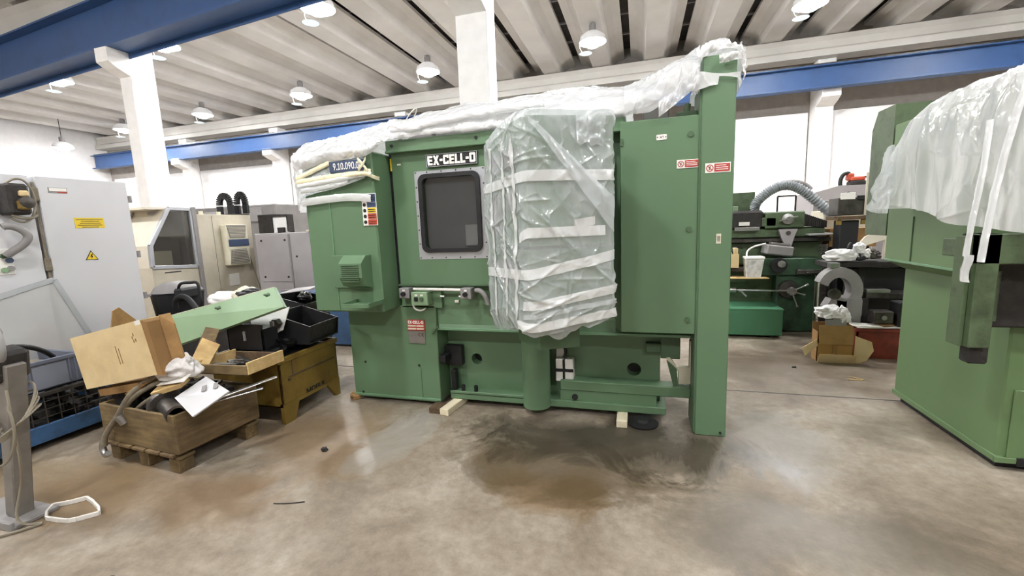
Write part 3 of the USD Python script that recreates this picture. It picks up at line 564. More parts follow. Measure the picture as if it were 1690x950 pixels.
MB().tube([(-1.87, 3.28, .94), (-1.84, 3.26, .89), (-1.80, 3.25, .868), (-1.76, 3.26, .87), (-1.745, 3.28, .885)], .008, 8).build('cable_loop', M['label_white'], mc, smooth=50)
for x in (-1.585, -1.42): MB().box((x, 3.246, .985), (x+.035, 3.252, .998), .0005).build('tag_plate', M['label_white'], mc)
MB().box((-1.49, 3.32, .925), (-1.455, 3.337, .945), .0005).build('tag_plate', M['label_white'], mc)
r_ = B((-1.94, 3.290, .68), (-1.772, 3.3, .775), 'maker_plate', M['red'], mc, .0008, label='red maker plate with pale letters')
block_letters('EX-CELL-O', -1.93, .74, .027, .148, 3.2905, .002).build('plate_lettering', M['label_white'], r_)
mb = MB(); [mb.box((-1.933+.085*k, 3.288, z), (-1.855+.075*k, 3.291, z+.014), .0003) for k in (0, 1) for z in (.715, .689)]; mb.build('text_band', M['cream'], r_)
s_ = B((-1.933, 3.290, .565), (-1.772, 3.3, .676), 'rating_plate', M['steel'], mc, .0008, label='silver rating plate with CE mark')
mb = MB()
for cx in (-1.822, -1.79):
    mb.prism([(cx+.014*math.cos(math.radians(t)), .645+.014*math.sin(math.radians(t))) for t in range(60, 301, 20)] + [(cx+.0095*math.cos(math.radians(t)), .645+.0095*math.sin(math.radians(t))) for t in range(300, 59, -20)], (0, 3.291, 0), X, Z, .002)
mb.box((-1.803, 3.289, .643), (-1.793, 3.2905, .647), 0); mb.build('ce_mark', M['ink'], s_)
mb = MB(); [mb.box((-1.925, 3.289, z), (-1.86, 3.2905, z+.003), 0) for z in (.66, .65, .64, .62, .61, .6, .59)]; mb.build('plate_print', M['grey_metal'], s_, kind='stuff')
# timbers the machine stands on
def timber(lo, hi, rot, label, m_='wood_block', name='wood_block'):
    c = (np.array(lo)+np.array(hi))/2; t = thing(name, label, 'wood block', (c[0], c[1], lo[2])); s = np.array(hi)-np.array(lo)
    MB().obb((0, 0, s[2]/2), s, rz(rot), .004).build('timber', M[m_], t, local=True); return t
timber((-1.585, 3.13, 0), (-1.50, 3.46, .055), -.12, 'pale sawn wood block poking out under the left end of the green machine bed')
timber((-.165, 3.2, 0), (-.085, 3.5, .055), 0, 'pale wood block upright under the right end of the green machine bed')
timber((-1.71, 3.15, 0), (-1.6, 3.28, .05), 0, 'dark brown wood block under the corner of the green plinth', 'wood_dark')
p = thing('levelling_pad', 'flat black levelling pad lying under the right end of the machine bed', 'pad', (.03, 3.3, 0))
MB().lathe([(0, 0), (.11, 0), (.115, .015), (.06, .03), (.05, .05), (0, .05)], (0, 0, 0), n=24).build('pad', M['rubber'], p, local=True, smooth=30)

# -- wrapped operator panel on the round post
P0, P1, P2 = np.array([-.63, 2.52, 0]), np.array([-.15, 2.76, 0]), np.array([-1.05, 2.99, 0]); P3 = P1+P2-P0+np.array([-.03, -.06, 0])
op = thing('operator_panel', 'green operator cabinet wrapped in clear plastic, hanging in front of the machine window', 'control panel', (-.6, 2.86, .74))
def prism4(pts, z0, z1): return MB().hull([p+np.array([0, 0, z]) for p in pts for z in (z0, z1)])
MB().hull([p+Z*z for p in (P0, P1, P3) for z in (1.42, 2.17)]+[P2+Z*1.42, P2+Z*2.06, P2+(P0-P2)*.6+Z*2.17]).build('upper_cabinet', G, op)
q = (P0+P1+P2+P3)/4; prism4([q+(p-q)*.97 for p in (P0, P1, P3, P2)], .93, 1.40).build('lower_cabinet', G, op)
prism4([q+(p-q)*.5 for p in (P0, P1, P3, P2)], .735, .94).build('foot', GD, op)
e1, e2 = (P1-P0)/np.linalg.norm(P1-P0), (P2-P0)/np.linalg.norm(P2-P0); n1, n2 = np.cross(e1, Z), -np.cross(e2, Z)
for a, z, w, h in ((.2, 1.95, .16, .12), (.42, 1.95, .13, .12), (.2, 1.7, .12, .1), (.42, 1.62, .14, .24), (.3, 1.25, .3, .14)):
    MB().obb(P0+e2*a+Z*z+n2*.006, (w, .02, h), np.array([e2, n2, Z]).T, .003).build('keypad', M['grey_box'], op)
MB().box((-.68, 3.0, .86), (-.52, 3.325, .97), .006).build('support_arm', GD, op)

# ---------------------------------------------------------------- plastic on the machine
from scipy.ndimage import gaussian_filter1d
def wrap_surface(corners, grow, amp, seed, smooth=7, N=400, ncr=0):
    c = np.array(corners)[:, :2]; ctr = c.mean(0); loop = []
    seg = [np.linalg.norm(c[(i+1) % 4]-c[i]) for i in range(4)]; tot = sum(seg)
    for i in range(4):
        k = int(N*seg[i]/tot); t = np.arange(k)/k; loop.append(c[i]+(c[(i+1) % 4]-c[i])*t[:, None])
    lp = np.vstack(loop); lp = gaussian_filter1d(lp, smooth, axis=0, mode='wrap')
    d = np.roll(lp, -1, 0)-np.roll(lp, 1, 0); nr = np.stack([d[:, 1], -d[:, 0]], 1); nr /= np.linalg.norm(nr, axis=1, keepdims=True)
    if ((lp-ctr)*nr).sum() < 0: nr = -nr
    S = np.r_[0, np.cumsum(seg)/tot]; rr_ = np.random.default_rng(seed+80); CR = [(rr_.uniform(0, tot), rr_.uniform(.85, 2.2), rr_.uniform(0, math.pi), rr_.uniform(.06, .34), rr_.uniform(.3, 1)) for _ in range(ncr)]
    def crease_fixed(u, w):
        h = np.zeros(np.broadcast(u, w).shape)
        for cu, cw, a, L, q in CR:
            x, y = (u-cu)*math.cos(a)+(w-cw)*math.sin(a), -(u-cu)*math.sin(a)+(w-cw)*math.cos(a); h = np.maximum(h, q*np.exp(-np.abs(y)/.009)*np.clip(1-(np.abs(x)/L)**2, 0, 1))
        return h
    def surf(s, z, off=0.0):
        s = np.asarray(s, float) % 1.0; z = np.asarray(z, float); s, z = np.broadcast_arrays(s, z); x = np.linspace(0, 1, len(lp)+1)
        lpc, nrc = np.vstack([lp, lp[:1]]), np.vstack([nr, nr[:1]])
        p = np.stack([np.interp(s, x, lpc[:, k]) for k in (0, 1)], -1); n_ = np.stack([np.interp(s, x, nrc[:, k]) for k in (0, 1)], -1)
        q = np.stack([p[..., 0]*3.5, p[..., 1]*3.5, z*3], -1); q2 = np.stack([p[..., 0]*4+z*2.5, p[..., 1]*4, z*2-p[..., 0]*2], -1)
        h = meshkit.fbm(q, 2, seed)*.9 + .5*np.exp(-np.abs(meshkit.fbm(q2, 2, seed+3)-.5)*22) + .2*np.exp(-np.abs(meshkit.fbm(q2*2.3, 2, seed+9)-.5)*24)
        cs, cz_ = s*tot, z; r = grow + amp*h + off + (.018*crease_fixed(cs, cz_) if ncr else 0)
        return np.concatenate([p+n_*r[..., None], z[..., None]], -1)
    return surf, S, ctr
wp = thing('plastic_wrap', 'clear crinkled plastic film with white tape bands wrapped around the hanging operator cabinet', 'plastic wrap', (-.6, 2.86, .85))
surf, SS, wc = wrap_surface([P2, P0, P1, P3], .010, .026, 11, ncr=130)
ns, nz = 400, 240
s_, t_ = np.meshgrid(np.linspace(0, 1, ns+1), np.linspace(0, 1, nz), indexing='ij')
zb = .85 + .05*(meshkit.fbm(np.stack([s_*14, s_*0, s_*0], -1), 3, 4)-.5)*2 + .06*np.clip((s_-SS[1])/(SS[2]-SS[1]), 0, 1)*(s_ < SS[3])
d2 = np.minimum(s_, 1-s_); zt = 2.195-.10*np.exp(-(d2/.10)**2)
zz = zb + (zt-zb)*t_
Pw = surf(s_, zz); tuck = np.clip((.10-t_)/.10, 0, 1)**1.5*.07
Pw[..., :2] += (wc-Pw[..., :2])*tuck[..., None]*1.2
P_ = Pw.copy()
wp_m = MB().grid(P_); cap = []
for k, f in enumerate(np.linspace(0, 1, 26)):
    r = P_[:, -1].copy(); r[:, :2] += (wc-r[:, :2])*f; r[:, 2] += .03*math.sin(f*math.pi/2) + .02*(meshkit.fbm(r*7, 3, 8)-.5)*min(1, f*8); cap.append(r)
wp_m.grid(np.stack(cap, 1)); wp_m.build('film', M['film'], wp, smooth=True)
def band(pts, w, name='tape_strip', m_='tape', par=wp, n=60, off=.006, vert=False, sf=None):
    pts = np.array(pts, float); s = np.linspace(pts[0, 0], pts[-1, 0], n); z = np.interp(np.linspace(0, 1, n), np.linspace(0, 1, len(pts)), pts[:, 1]) if vert else np.interp(s, pts[:, 0], pts[:, 1])
    e = np.linspace(-.5, .5, 7)
    if vert: s = np.interp(np.linspace(0, 1, n), np.linspace(0, 1, len(pts)), pts[:, 0]); G_ = (sf or surf)(s[:, None]+e[None]*w, np.repeat(z[:, None], 7, 1), off)
    else: G_ = (sf or surf)(np.repeat(s[:, None], 7, 1), z[:, None]+e[None]*w, off)
    return MB().grid(G_).build(name, M[m_], par, smooth=True)
band([(.015, 1.80), (SS[1], 1.83), (SS[2]+.0, 1.825)], .062)
band([(SS[1]-.03, 1.47), (SS[1], 1.50), (SS[2]-.03, 1.50)], .06); band([(SS[1]+.12, 1.545), (SS[2]-.06, 1.56)], .05)
band([(.01, 1.23), (SS[1], 1.25), (SS[2], 1.35)], .062)
band([(SS[1]-.02, 1.055), (SS[1], 1.06), (SS[2], 1.14)], .055)
band([(SS[1]-.04, .935), (SS[1], .925), (SS[2], .99)], .055); band([(SS[1]-.02, .985), (SS[2]-.1, 1.04), (SS[2], 1.06)], .03, m_='film_fold')
for f in (.18, .42, .72): band([(SS[1]*(1-f)*1.0+.0, .93), (SS[1]*(1-f), 2.06)], .013 if f > .3 else .018, vert=True, off=.009)
# folded lump of film at the upper right of the wrap
G_ = surf(np.linspace(SS[1]+.13, SS[2]-.03, 40)[:, None]+np.zeros((1, 24)), 2.0+np.linspace(0, .17, 24)[None]+np.zeros((40, 1)), .014)
G_ += (meshkit.noise(G_*30, 3)-.5)[..., None]*np.array([.02, -.04, .02]); MB().grid(G_).build('folded_patch', M['film_fold'], wp)
# diagonal flap of loose film on the front
a_ = np.linspace(0, 1, 50)[:, None]; b_ = np.linspace(-.5, .5, 10)[None]
G_ = surf(SS[1]+.01+(SS[2]-SS[1]-.02)*a_+0*b_, 2.14-.55*a_+b_*(.03+.18*a_), .02); MB().grid(G_).build('loose_fold', M['film_fold'], wp, smooth=True)

# sheet over the tall housing
sh = thing('plastic_sheet', 'white translucent plastic sheet over the left housing of the green machine, held with masking tape', 'plastic sheet', (-2.3, 3.4, 2.0))
st_ = []
for x, zf, ztop in ((-2.70, 2.02, 2.36), (-2.60, 2.06, 2.42), (-2.4, 2.10, 2.46), (-2.2, 2.11, 2.49), (-2.02, 2.13, 2.50), (-1.93, 2.18, 2.48), (-1.87, 2.22, 2.42)):
    st_.append([(x, 3.02, zf), (x, 2.995, (zf+2.2)/2), (x, 3.06, 2.225), (x, 3.3, 2.33+.1*(ztop-2.36)), (x, 3.6, ztop), (x, 4.0, ztop+.0), (x, 4.4, 2.25)])
MB().grid(loft(st_, 140, 160, .02, 7, 21, 60)).build('film', M['film_white'], sh, smooth=True)
st_ = [[(x, 3.03-.01*k, z) for k, z in enumerate(zs)] for x, zs in ((-2.69, (2.15, 1.98, 1.80)), (-2.55, (2.15, 2.0, 1.86)), (-2.3, (2.16, 2.03, 1.9)), (-2.05, (2.17, 2.06, 1.96)))]
MB().grid(loft(st_, 60, 40, .012, 12, 33, k=2)).build('front_film', M['film_fold'], sh, smooth=True)
st_ = [[(-2.70-.02*j, 3.02+.16*i, z) for j, z in ((0, 2.2), (1, 2.0), (0, 1.74-.05*i))] for i in range(3)]
MB().grid(loft(st_, 40, 50, .02, 9, 35, k=2)).build('side_film', M['film_white'], sh, smooth=True)
st_ = [[(-2.70+.035*i, 3.02, z) for z in (2.2, 2.0, 1.72)] for i in range(3)]
MB().grid(loft(st_, 20, 50, .012, 9, 36, k=2)).build('corner_strip', M['film_white'], sh, smooth=True)
def strip(pts, w, m_, par, y=None, nm='tape_strip', amp=.003, seed=1, wob=.0):
    st = []
    for (x, yy, z) in pts: st.append([(x, yy, z-w/2), (x, yy-.006, z), (x, yy, z+w/2)])
    return MB().grid(loft(st, 60, 8, amp, 22, seed, k=2)).build(nm, M[m_], par, smooth=True)
for k, (pts, w, m_) in enumerate([([(-2.69, 3.01, 1.99), (-2.4, 3.015, 2.085), (-2.2, 3.015, 2.14), (-2.05, 3.015, 2.155)], .04, 'masking'), ([(-2.69, 3.008, 1.965), (-2.35, 3.01, 1.985), (-2.1, 3.01, 2.005), (-2.0, 3.03, 2.0)], .045, 'masking'),
      ([(-2.68, 3.004, 1.93), (-2.3, 3.0, 1.96), (-2.06, 3.005, 1.985), (-1.99, 3.02, 1.975)], .035, 'tape'), ([(-2.25, 3.0, 1.975), (-2.05, 3.0, 1.99), (-1.985, 3.03, 1.965), (-1.975, 3.1, 1.955)], .03, 'masking'),
      ([(-2.66, 3.008, 1.89), (-2.4, 3.01, 1.915), (-2.2, 3.01, 1.94)], .04, 'tape'), ([(-2.66, 3.02, 1.80), (-2.3, 3.025, 1.822), (-2.12, 3.025, 1.815), (-2.02, 3.03, 1.80)], .06, 'tape'), ([(-2.09, 3.0, 2.1), (-2.035, 3.0, 2.04), (-2.015, 3.01, 2.0)], .035, 'masking'), ([(-2.09, 2.998, 2.02), (-2.04, 2.998, 2.07), (-2.015, 3.0, 2.11)], .03, 'masking')]):
    strip(pts, w, m_, sh, seed=40+k)
# sheet over the middle of the roof
sh = thing('plastic_sheet', 'bright white plastic sheet lying over the roof of the green machine above the window', 'plastic sheet', (-1.0, 3.6, 2.3))
st_ = []
for x, zf, zt in ((-1.96, 2.30, 2.40), (-1.80, 2.275, 2.47), (-1.56, 2.275, 2.53), (-1.2, 2.275, 2.56), (-.85, 2.275, 2.58), (-.5, 2.275, 2.585), (-.2, 2.27, 2.56), (-.06, 2.26, 2.53)):
    st_.append([(x, 3.215, zf), (x, 3.20, (zf+2.33)/2), (x, 3.26, zf+.12), (x, 3.42, (zf+.12+zt)/2+.03), (x, 3.6, zt), (x, 4.1, zt+.02), (x, 4.6, 2.35)])
MB().grid(loft(st_, 220, 150, .016, 6, 51, 90)).build('film', M['film_white'], sh, smooth=True)
mb = MB().grid(loft([[(x, 3.19+.02*math.cos(a), z+.028*math.sin(a)) for a in np.linspace(0, 2*math.pi, 7)] for x, z in ((-1.9, 2.34), (-1.6, 2.35), (-1.2, 2.385), (-.8, 2.40), (-.66, 2.40))], 90, 24, .012, 14, 52)); mb.build('rolled_edge', M['film_white'], sh, smooth=True)
MB().tube([(-1.93, 3.2, 2.34), (-1.88, 3.17, 2.36), (-1.80, 3.18, 2.345), (-1.72, 3.17, 2.42), (-1.66, 3.18, 2.47), (-1.70, 3.2, 2.40)], .004, 6).build('loose_string', M['label_white'], sh, smooth=50)
# sheet from the roof up to the pillar
sh = thing('plastic_sheet', 'crumpled clear plastic sheet between the machine roof and the tall green pillar', 'plastic sheet', (.15, 3.4, 2.3))
st_ = []
for x, zf, zt in ((-.10, 2.25, 2.52), (0., 2.265, 2.54), (.1, 2.28, 2.575), (.2, 2.36, 2.62), (.29, 2.38, 2.66), (.37, 2.36, 2.70)):
    st_.append([(x, 3.20, zf), (x, 3.185, (zf+zt)/2-.03), (x, 3.3, zt-.05), (x, 3.6, zt), (x, 3.9, zt-.08)])
MB().grid(loft(st_, 120, 120, .022, 5, 61, 80)).build('film', M['film_haze'], sh, smooth=True)
strip([(.12, 3.18, 2.27), (.25, 3.17, 2.36), (.36, 3.17, 2.44)], .10, 'film_haze', sh, nm='hanging_fold', amp=.02, seed=63)
# bag on the pillar top
bg = thing('plastic_bag', 'torn white plastic bag pulled over the top of the tall green pillar', 'plastic bag', (.49, 3.3, 2.3))
sb, S2, c2 = wrap_surface([np.array([.375, 3.2, 0]), np.array([.592, 3.2, 0]), np.array([.592, 3.52, 0]), np.array([.375, 3.52, 0])], .004, .03, 71, 5)
s_, t_ = np.meshgrid(np.linspace(0, 1, 140), np.linspace(0, 1, 30), indexing='ij'); lo = 2.365+.02*np.sin(s_*17)+.05*(s_ > .1)*(s_ < .2); MB().grid(sb(s_, lo+(2.475-.03*np.sin(s_*9)-lo)*t_)).build('lower_film', M['film_white'], bg, smooth=True)
s_, t_ = np.meshgrid(np.linspace(.21, 1.0, 110), np.linspace(0, 1, 40), indexing='ij'); MB().grid(sb(s_, 2.44+.2*t_)).build('side_film', M['film_fold'], bg, smooth=True)
st_ = [[(x, y, 2.585+.075*math.sin(math.pi*j/4)*(1.1-.3*abs(i-1.6))-.02*(j in (0, 4))+dz) for j, y in enumerate((3.18, 3.22, 3.35, 3.48, 3.54))] for i, (x, dz) in enumerate(((.355, -.03), (.42, .01), (.5, .03), (.57, .02), (.625, -.03)))]
MB().grid(loft(st_, 50, 40, .025, 14, 73)).build('top_film', M['film_white'], bg, smooth=True)
strip([(.36, 3.18, 2.47), (.365, 3.18, 2.52), (.37, 3.18, 2.59)], .03, 'film_fold', bg, nm='torn_edge', seed=75)
strip([(.48, 3.175, 2.53), (.55, 3.165, 2.535), (.61, 3.18, 2.55)], .045, 'film_white', bg, nm='torn_flap', amp=.02, seed=76)
strip([(.62, 3.19, 2.42), (.63, 3.2, 2.5), (.625, 3.2, 2.58)], .06, 'film_white', bg, nm='torn_edge', amp=.02, seed=77)
# ================================================================ RIGHT SIDE
GR = M['green_right']
rm = thing('milling_machine', 'second green machine at the right edge, its upper part draped in hanging plastic', 'machine', (2.6, 3.6, 0))
B((2.03, 3.1, .06), (3.6, 4.18, 1.1), 'base', GR, rm, .01)
B((2.06, 3.14, 0), (3.6, 4.14, .06), 'plinth', M['black'], rm, .002)
mb = MB(); mb.box((2.02, 3.09, .05), (2.06, 4.19, .09), .003); mb.box((2.02, 3.085, .05), (3.6, 3.1, .085), .003); mb.build('base_rail', GR, rm)
B((2.075, 3.088, .07), (2.7, 3.1, .50), 'access_panel', GR, rm, .003)
MB().box((2.12, 3.08, .04), (2.4, 3.1, .09), .002).build('panel_slot', M['black'], rm)
mb = MB(); mb.prism([(1.9, 1.165), (2.03, 1.09), (3.6, 1.09), (3.6, 2.2), (1.9, 2.2)], (0, 4.2, 0), X, Z, 1.05); ub = mb.build('upper_housing', GR, rm)
MB().box((1.895, 3.15, 1.155), (1.91, 4.2, 1.172), .002).build('housing_seam', M['green_edge'], ub)
mb = MB(); mb.box((1.893, 3.85, 1.175), (1.9, 3.86, 1.5), .001); mb.build('panel_joint', M['green_dark'], ub)
mb = MB(); mb.prism([(4.22, 1.35), (4.56, 1.35), (4.56, 2.22), (4.48, 2.36), (4.22, 2.36)], (1.9, 0, 0), Y, Z, .8); mb.build('rear_cabinet', M['green_old'], rm)
mb = MB(); mb.box((1.70, 2.86, 1.25), (3.0, 3.0, 1.41), .006); mb.box((1.70, 2.86, .80), (1.795, 3.0, 1.41), .006); mb.box((1.675, 2.9, .80), (1.70, 3.0, 1.40), .004); mb.build('guard_arm', M['green_old'], rm)
mb = MB(); mb.box((1.73, 2.90, .70), (1.82, 2.98, .80), .01); mb.build('guard_joint', M['dark'], rm)
mb = MB(); mb.box((1.86, 3.02, .88), (2.6, 3.1, 1.25), .01); mb.build('spindle_recess', M['dark'], rm)
mb = MB(); mb.box((1.70, 3.0, 1.28), (1.9, 3.15, 1.38), .004); mb.build('arm_bracket', M['green_old'], rm)
MB().cyl((1.86, 3.04, .92), (1.86, 3.04, 1.2), .05, n=18).cyl((1.86, 3.04, .86), (1.86, 3.04, .92), .03, n=16).build('spindle_nose', M['green_old'], rm, smooth=40)
# plastic hanging over it
ps = thing('plastic_sheet', 'white translucent plastic sheet draped over the right-hand green machine, with loose hanging strips', 'plastic sheet', (1.8, 3.2, 1.8))
st_ = []
for y, zt, zb_, xb in ((4.02, 1.72, 1.56, 1.70), (3.92, 1.95, 1.56, 1.72), (3.80, 2.17, 1.56, 1.73), (3.68, 2.27, 1.56, 1.74), (3.45, 2.27, 1.54, 1.72), (3.15, 2.26, 1.47, 1.72), (2.95, 2.26, 1.45, 1.71), (2.75, 2.25, 1.43, 1.71), (2.5, 2.24, 1.42, 1.72)):
    st_.append([(xb, y, zb_), (xb-.0, y, zb_+.3*(zt-zb_)), (xb+.02, y, zb_+.65*(zt-zb_)), (xb+.08, y, zt-.07), (xb+.22, y, zt), (2.3, y, zt+.03), (2.9, y, zt+.02)])
MB().grid(loft(st_, 200, 200, .024, (4.5, 4.5, 1.3), 81, 110)).build('film', M['film_haze'], ps, smooth=True)
st_ = [[(1.70, y, z) for z in zs] for y, zs in ((4.06, (1.57, 1.58, 1.60)), (3.98, (1.54, 1.64, 1.78)), (3.86, (1.53, 1.7, 1.95)), (3.75, (1.53, 1.75, 2.0)))]
MB().grid(loft(st_, 40, 40, .02, 7, 83, k=2)).build('loose_corner', M['film'], ps, smooth=True)
def hang(y0, y1, z0, z1, x0, x1, w, seed, nm='hanging_strip', m_='film_white'):
    st = []
    for t in np.linspace(0, 1, 5):
        y, z, x = y0+(y1-y0)*t+.012*math.sin(5*t+seed), z0+(z1-z0)*t, x0+(x1-x0)*t; st.append([(x, y-w/2, z), (x-.012, y, z), (x, y+w/2, z)])
    MB().grid(loft(st, 60, 10, .003, 10, seed, k=2)).build(nm, M[m_], ps, smooth=True)
hang(2.87, 2.80, 1.98, 1.30, 1.69, 1.62, .05, 85); hang(2.80, 2.79, 1.31, 1.17, 1.62, 1.615, .07, 86)
hang(2.70, 2.715, 2.1, 1.28, 1.70, 1.62, .055, 87)

# green metal chute box behind the pillar
gb = thing('metal_box', 'low green metal box standing behind the tall green pillar, open aisle before it', 'box', (1.3, 6.3, 0))
B((.9, 6.08, .03), (1.735, 6.62, .372), 'body', M['green_chute'], gb, .006)
mb = MB(); mb.box((.9, 6.075, .355), (1.74, 6.63, .378), .003); mb.build('top_sheet', M['green_chute'], gb)
mb = MB(); [mb.box((x, 6.12, 0), (x+.06, 6.55, .03), .002) for x in (.95, 1.6)]; mb.build('runner', M['black'], gb)
# old green lathe
lt = thing('grinding_machine', 'old oily green grinding machine with slides and handwheel behind the green metal box', 'machine', (1.8, 6.9, 0))
GO = M['green_old']
B((1.15, 6.66, 0), (2.3, 7.38, .86), 'base', GO, lt, .02); B((1.745, 6.45, 0), (2.2, 6.7, .80), 'apron', M['green_oily'], lt, .02)
MB().box((1.0, 6.5, .80), (2.3, 7.3, .86), .01).build('table', M['steel_dark'], lt)
mb = MB(); mb.box((1.55, 6.42, .76), (2.25, 6.7, .985), .01); gx = mb.build('gear_box', M['green_oily'], lt)
MB().lathe([(0, 0), (.08, 0), (.095, .02), (.095, .07), (0, .07)], (1.74, 6.42, .90), (0, -1, 0), 24).build('motor_flange', M['black'], gx, smooth=30)
MB().lathe([(0, 0), (.045, 0), (.045, .03), (.02, .035), (0, .035)], (1.76, 6.345, .92), (0, -1, 0), 20).build('shaft_end', M['steel'], gx, smooth=30)
mb = MB(); mb.box((1.95, 6.36, .78), (2.22, 6.45, .84), .006); mb.bar((2.05, 6.34, .8), (2.2, 6.34, .81), .02, .02); mb.build('lever', M['steel_dark'], lt)
mb = MB(); mb.box((1.2, 6.75, .86), (2.35, 7.38, 1.19), .02); mb.build('column_block', GO, lt)
mb = MB(); mb.box((1.18, 6.62, 1.19), (2.40, 7.38, 1.24), .006); mb.build('slide_way', M['steel_dark'], lt)
mb = MB(); mb.box((1.2, 6.65, 1.25), (2.33, 7.3, 1.37), .012); mb.box((1.62, 6.6, 1.37), (2.08, 7.2, 1.59), .015); mb.box((1.58, 6.6, 1.40), (1.75, 7.1, 1.52), .01); mb.build('cross_slide', GO, lt)
mb = MB(); mb.box((1.20, 6.62, 1.37), (1.60, 7.1, 1.62), .03); hs = mb.build('head_stock', M['dark'], lt)
mb = MB(); mb.box((1.30, 6.6, 1.42), (1.43, 6.63, 1.47), .002); mb.build('dial_plate', M['label_white'], hs)
mb = MB(); mb.box((1.25, 6.58, 1.35), (1.55, 6.62, 1.40), .002); mb.build('slide_rail', M['steel'], lt)
mb = MB(); mb.prism([(1.77, 1.36), (1.99, 1.36), (1.96, 1.28), (1.92, 1.12), (1.86, 1.12), (1.80, 1.26)], (0, 6.6, 0), X, Z, .05); sc = mb.build('shield_plate', M['grey_cab'], lt)
MB().lathe([(0, 0), (.025, 0), (.025, .02), (0, .02)], (1.88, 6.55, 1.31), (0, -1, 0), 16).cyl((1.885, 6.55, 1.15), (1.885, 6.53, 1.15), .02, n=14).build('bolt', M['steel_dark'], sc)
MB().lathe([(0, 0), (.07, 0), (.07, .02), (.03, .03), (.03, .07), (0, .07)], (1.88, 6.6, 1.49), (0, -1, 0), 24).bar((1.77, 6.54, 1.47), (1.98, 6.54, 1.52), .018, .018).build('slide_handwheel', M['steel'], lt, smooth=30)
mb = MB()
for k in range(12): mb.box((2.08+k*.022, 6.62+.003*(k % 2), 1.39-.002*k), (2.098+k*.022, 7.0, 1.55-.009*k), .003)
mb.build('bellows', M['dark'], lt, kind='stuff')
mb = MB(); mb.box((2.10, 6.45, 1.27), (2.42, 6.9, 1.29), .003); mb.build('cover_sheet', M['grey_cab'], lt)
mb = MB()
for k in range(6): mb.tube([(2.30+.05*math.cos(a), 6.6+.05*math.sin(a), 1.02+.022*k+.003*a) for a in np.linspace(0, 6.28, 9)], .006, 6, 2)
mb.build('spring', M['steel'], lt, smooth=50)
# star handwheel and rod
hw = (1.90, 6.38, .56); mb = MB(); mb.lathe([(0, 0), (.11, 0), (.12, .02), (.11, .05), (.06, .06), (0, .06)], (1.87, 6.44, .58), (0, -1, 0), 28); mb.build('hand_wheel_boss', M['steel_dark'], lt, smooth=30)
wl = MB().lathe([(0, 0), (.055, 0), (.06, .02), (.045, .05), (.022, .05), (.022, .03), (0, .03)], hw, (0, -1, 0), 24).build('star_wheel', M['steel'], lt, smooth=30)
for dx, dz in ((.17, .10), (.14, -.04), (.06, -.20), (-.16, .02)):
    MB().cyl(hw+np.array([0, -.03, 0])+np.array([dx, 0, dz])*.25, hw+np.array([dx, -.06, dz]), .009, n=10).cyl(hw+np.array([dx, -.06, dz])-np.array([dx, 0, dz])*.12, hw+np.array([dx, -.06, dz])*1.0, .014, n=12).build('spoke', M['steel'], wl)
mb = MB(); mb.cyl((1.25, 6.36, .575), (1.85, 6.36, .565), .013, n=12); mb.cyl((1.12, 6.36, .575), (1.24, 6.36, .575), .034, n=18); mb.cyl((1.28, 6.36, .57), (1.33, 6.36, .57), .025, n=14); mb.cyl((1.3, 6.36, .57), (1.36, 6.30, .50), .012, n=10); mb.build('feed_rod', M['steel'], lt, smooth=30)
mb = MB(); mb.box((1.14, 6.9, 1.24), (1.3, 7.2, 1.30), .01); mb.cyl((1.16, 6.62, 1.3), (1.16, 6.62, 1.12), .035, n=14); mb.tube([(1.12, 6.6, 1.3), (1.1, 6.6, 1.4), (1.15, 6.62, 1.5), (1.22, 6.65, 1.55)], .014, 8); mb.build('pipe_work', M['steel_dark'], lt, smooth=40)
mb = MB(); mb.tube([(1.18, 6.5, .70), (1.20, 6.5, 1.05), (1.22, 6.52, 1.10), (1.35, 6.6, 1.12)], .015, 8); mb.build('black_hose', M['black'], lt, smooth=40)
# things lying on the grinder
pb = thing('carton', 'small brown carton with a pale top at the pillar edge, on the grinding machine', 'box', (1.2, 6.5, .86))
mb = MB(); mb.box((1.10, 6.42, .865), (1.28, 6.6, 1.05), .002); mb.build('body', M['card'], pb); MB().box((1.22, 6.44, 1.05), (1.27, 6.56, 1.13), .003).box((1.10, 6.42, 1.05), (1.19, 6.6, 1.075), .002).build('flap', M['card'], pb)
bk = thing('plastic_bucket', 'white stained square plastic bucket on the grinding machine', 'bucket', (1.43, 6.48, .86))
mb = MB(); mb.hull([(x, y, .745) for x in (1.36, 1.53) for y in (6.34, 6.49)] + [(x, y, .99) for x in (1.345, 1.56) for y in (6.33, 6.5)]); mb.build('body', mat('bucket_white', 'dedcd8', .5, var=.05, dirt='7d766c', dscale=22, damt=.7), bk)
MB().box((1.335, 6.32, .985), (1.57, 6.51, 1.02), .01).build('rim', M['white'], bk)
MB().tube([(1.36, 6.36, 1.02), (1.38, 6.4, 1.10), (1.50, 6.44, 1.16), (1.60, 6.48, 1.18)], .011, 8).build('handle', M['label_white'], bk, smooth=40)
MB().box((1.02, 6.30, .73), (1.62, 6.55, .745), .003).build('shelf_board', M['wood_light'], lt)
gd = thing('control_pendant', 'grey metal control box lying tilted on top of the green gear box', 'control box', (1.72, 6.55, 1.03))
R_ = rz(.12) @ ry(.14); mb = MB(); mb.obb((1.76, 6.55, 1.085), (.33, .2, .13), R_, .015); bx_ = mb.build('housing', M['grey_metal'], gd)
mb = MB(); mb.obb(np.array((1.76, 6.55, 1.085))+R_ @ np.array((.02, .02, .085)), (.22, .12, .03), R_, .006); mb.cyl((1.85, 6.56, 1.14), (1.85, 6.56, 1.17), .03, n=14); mb.build('lid', M['grey_box'], gd)
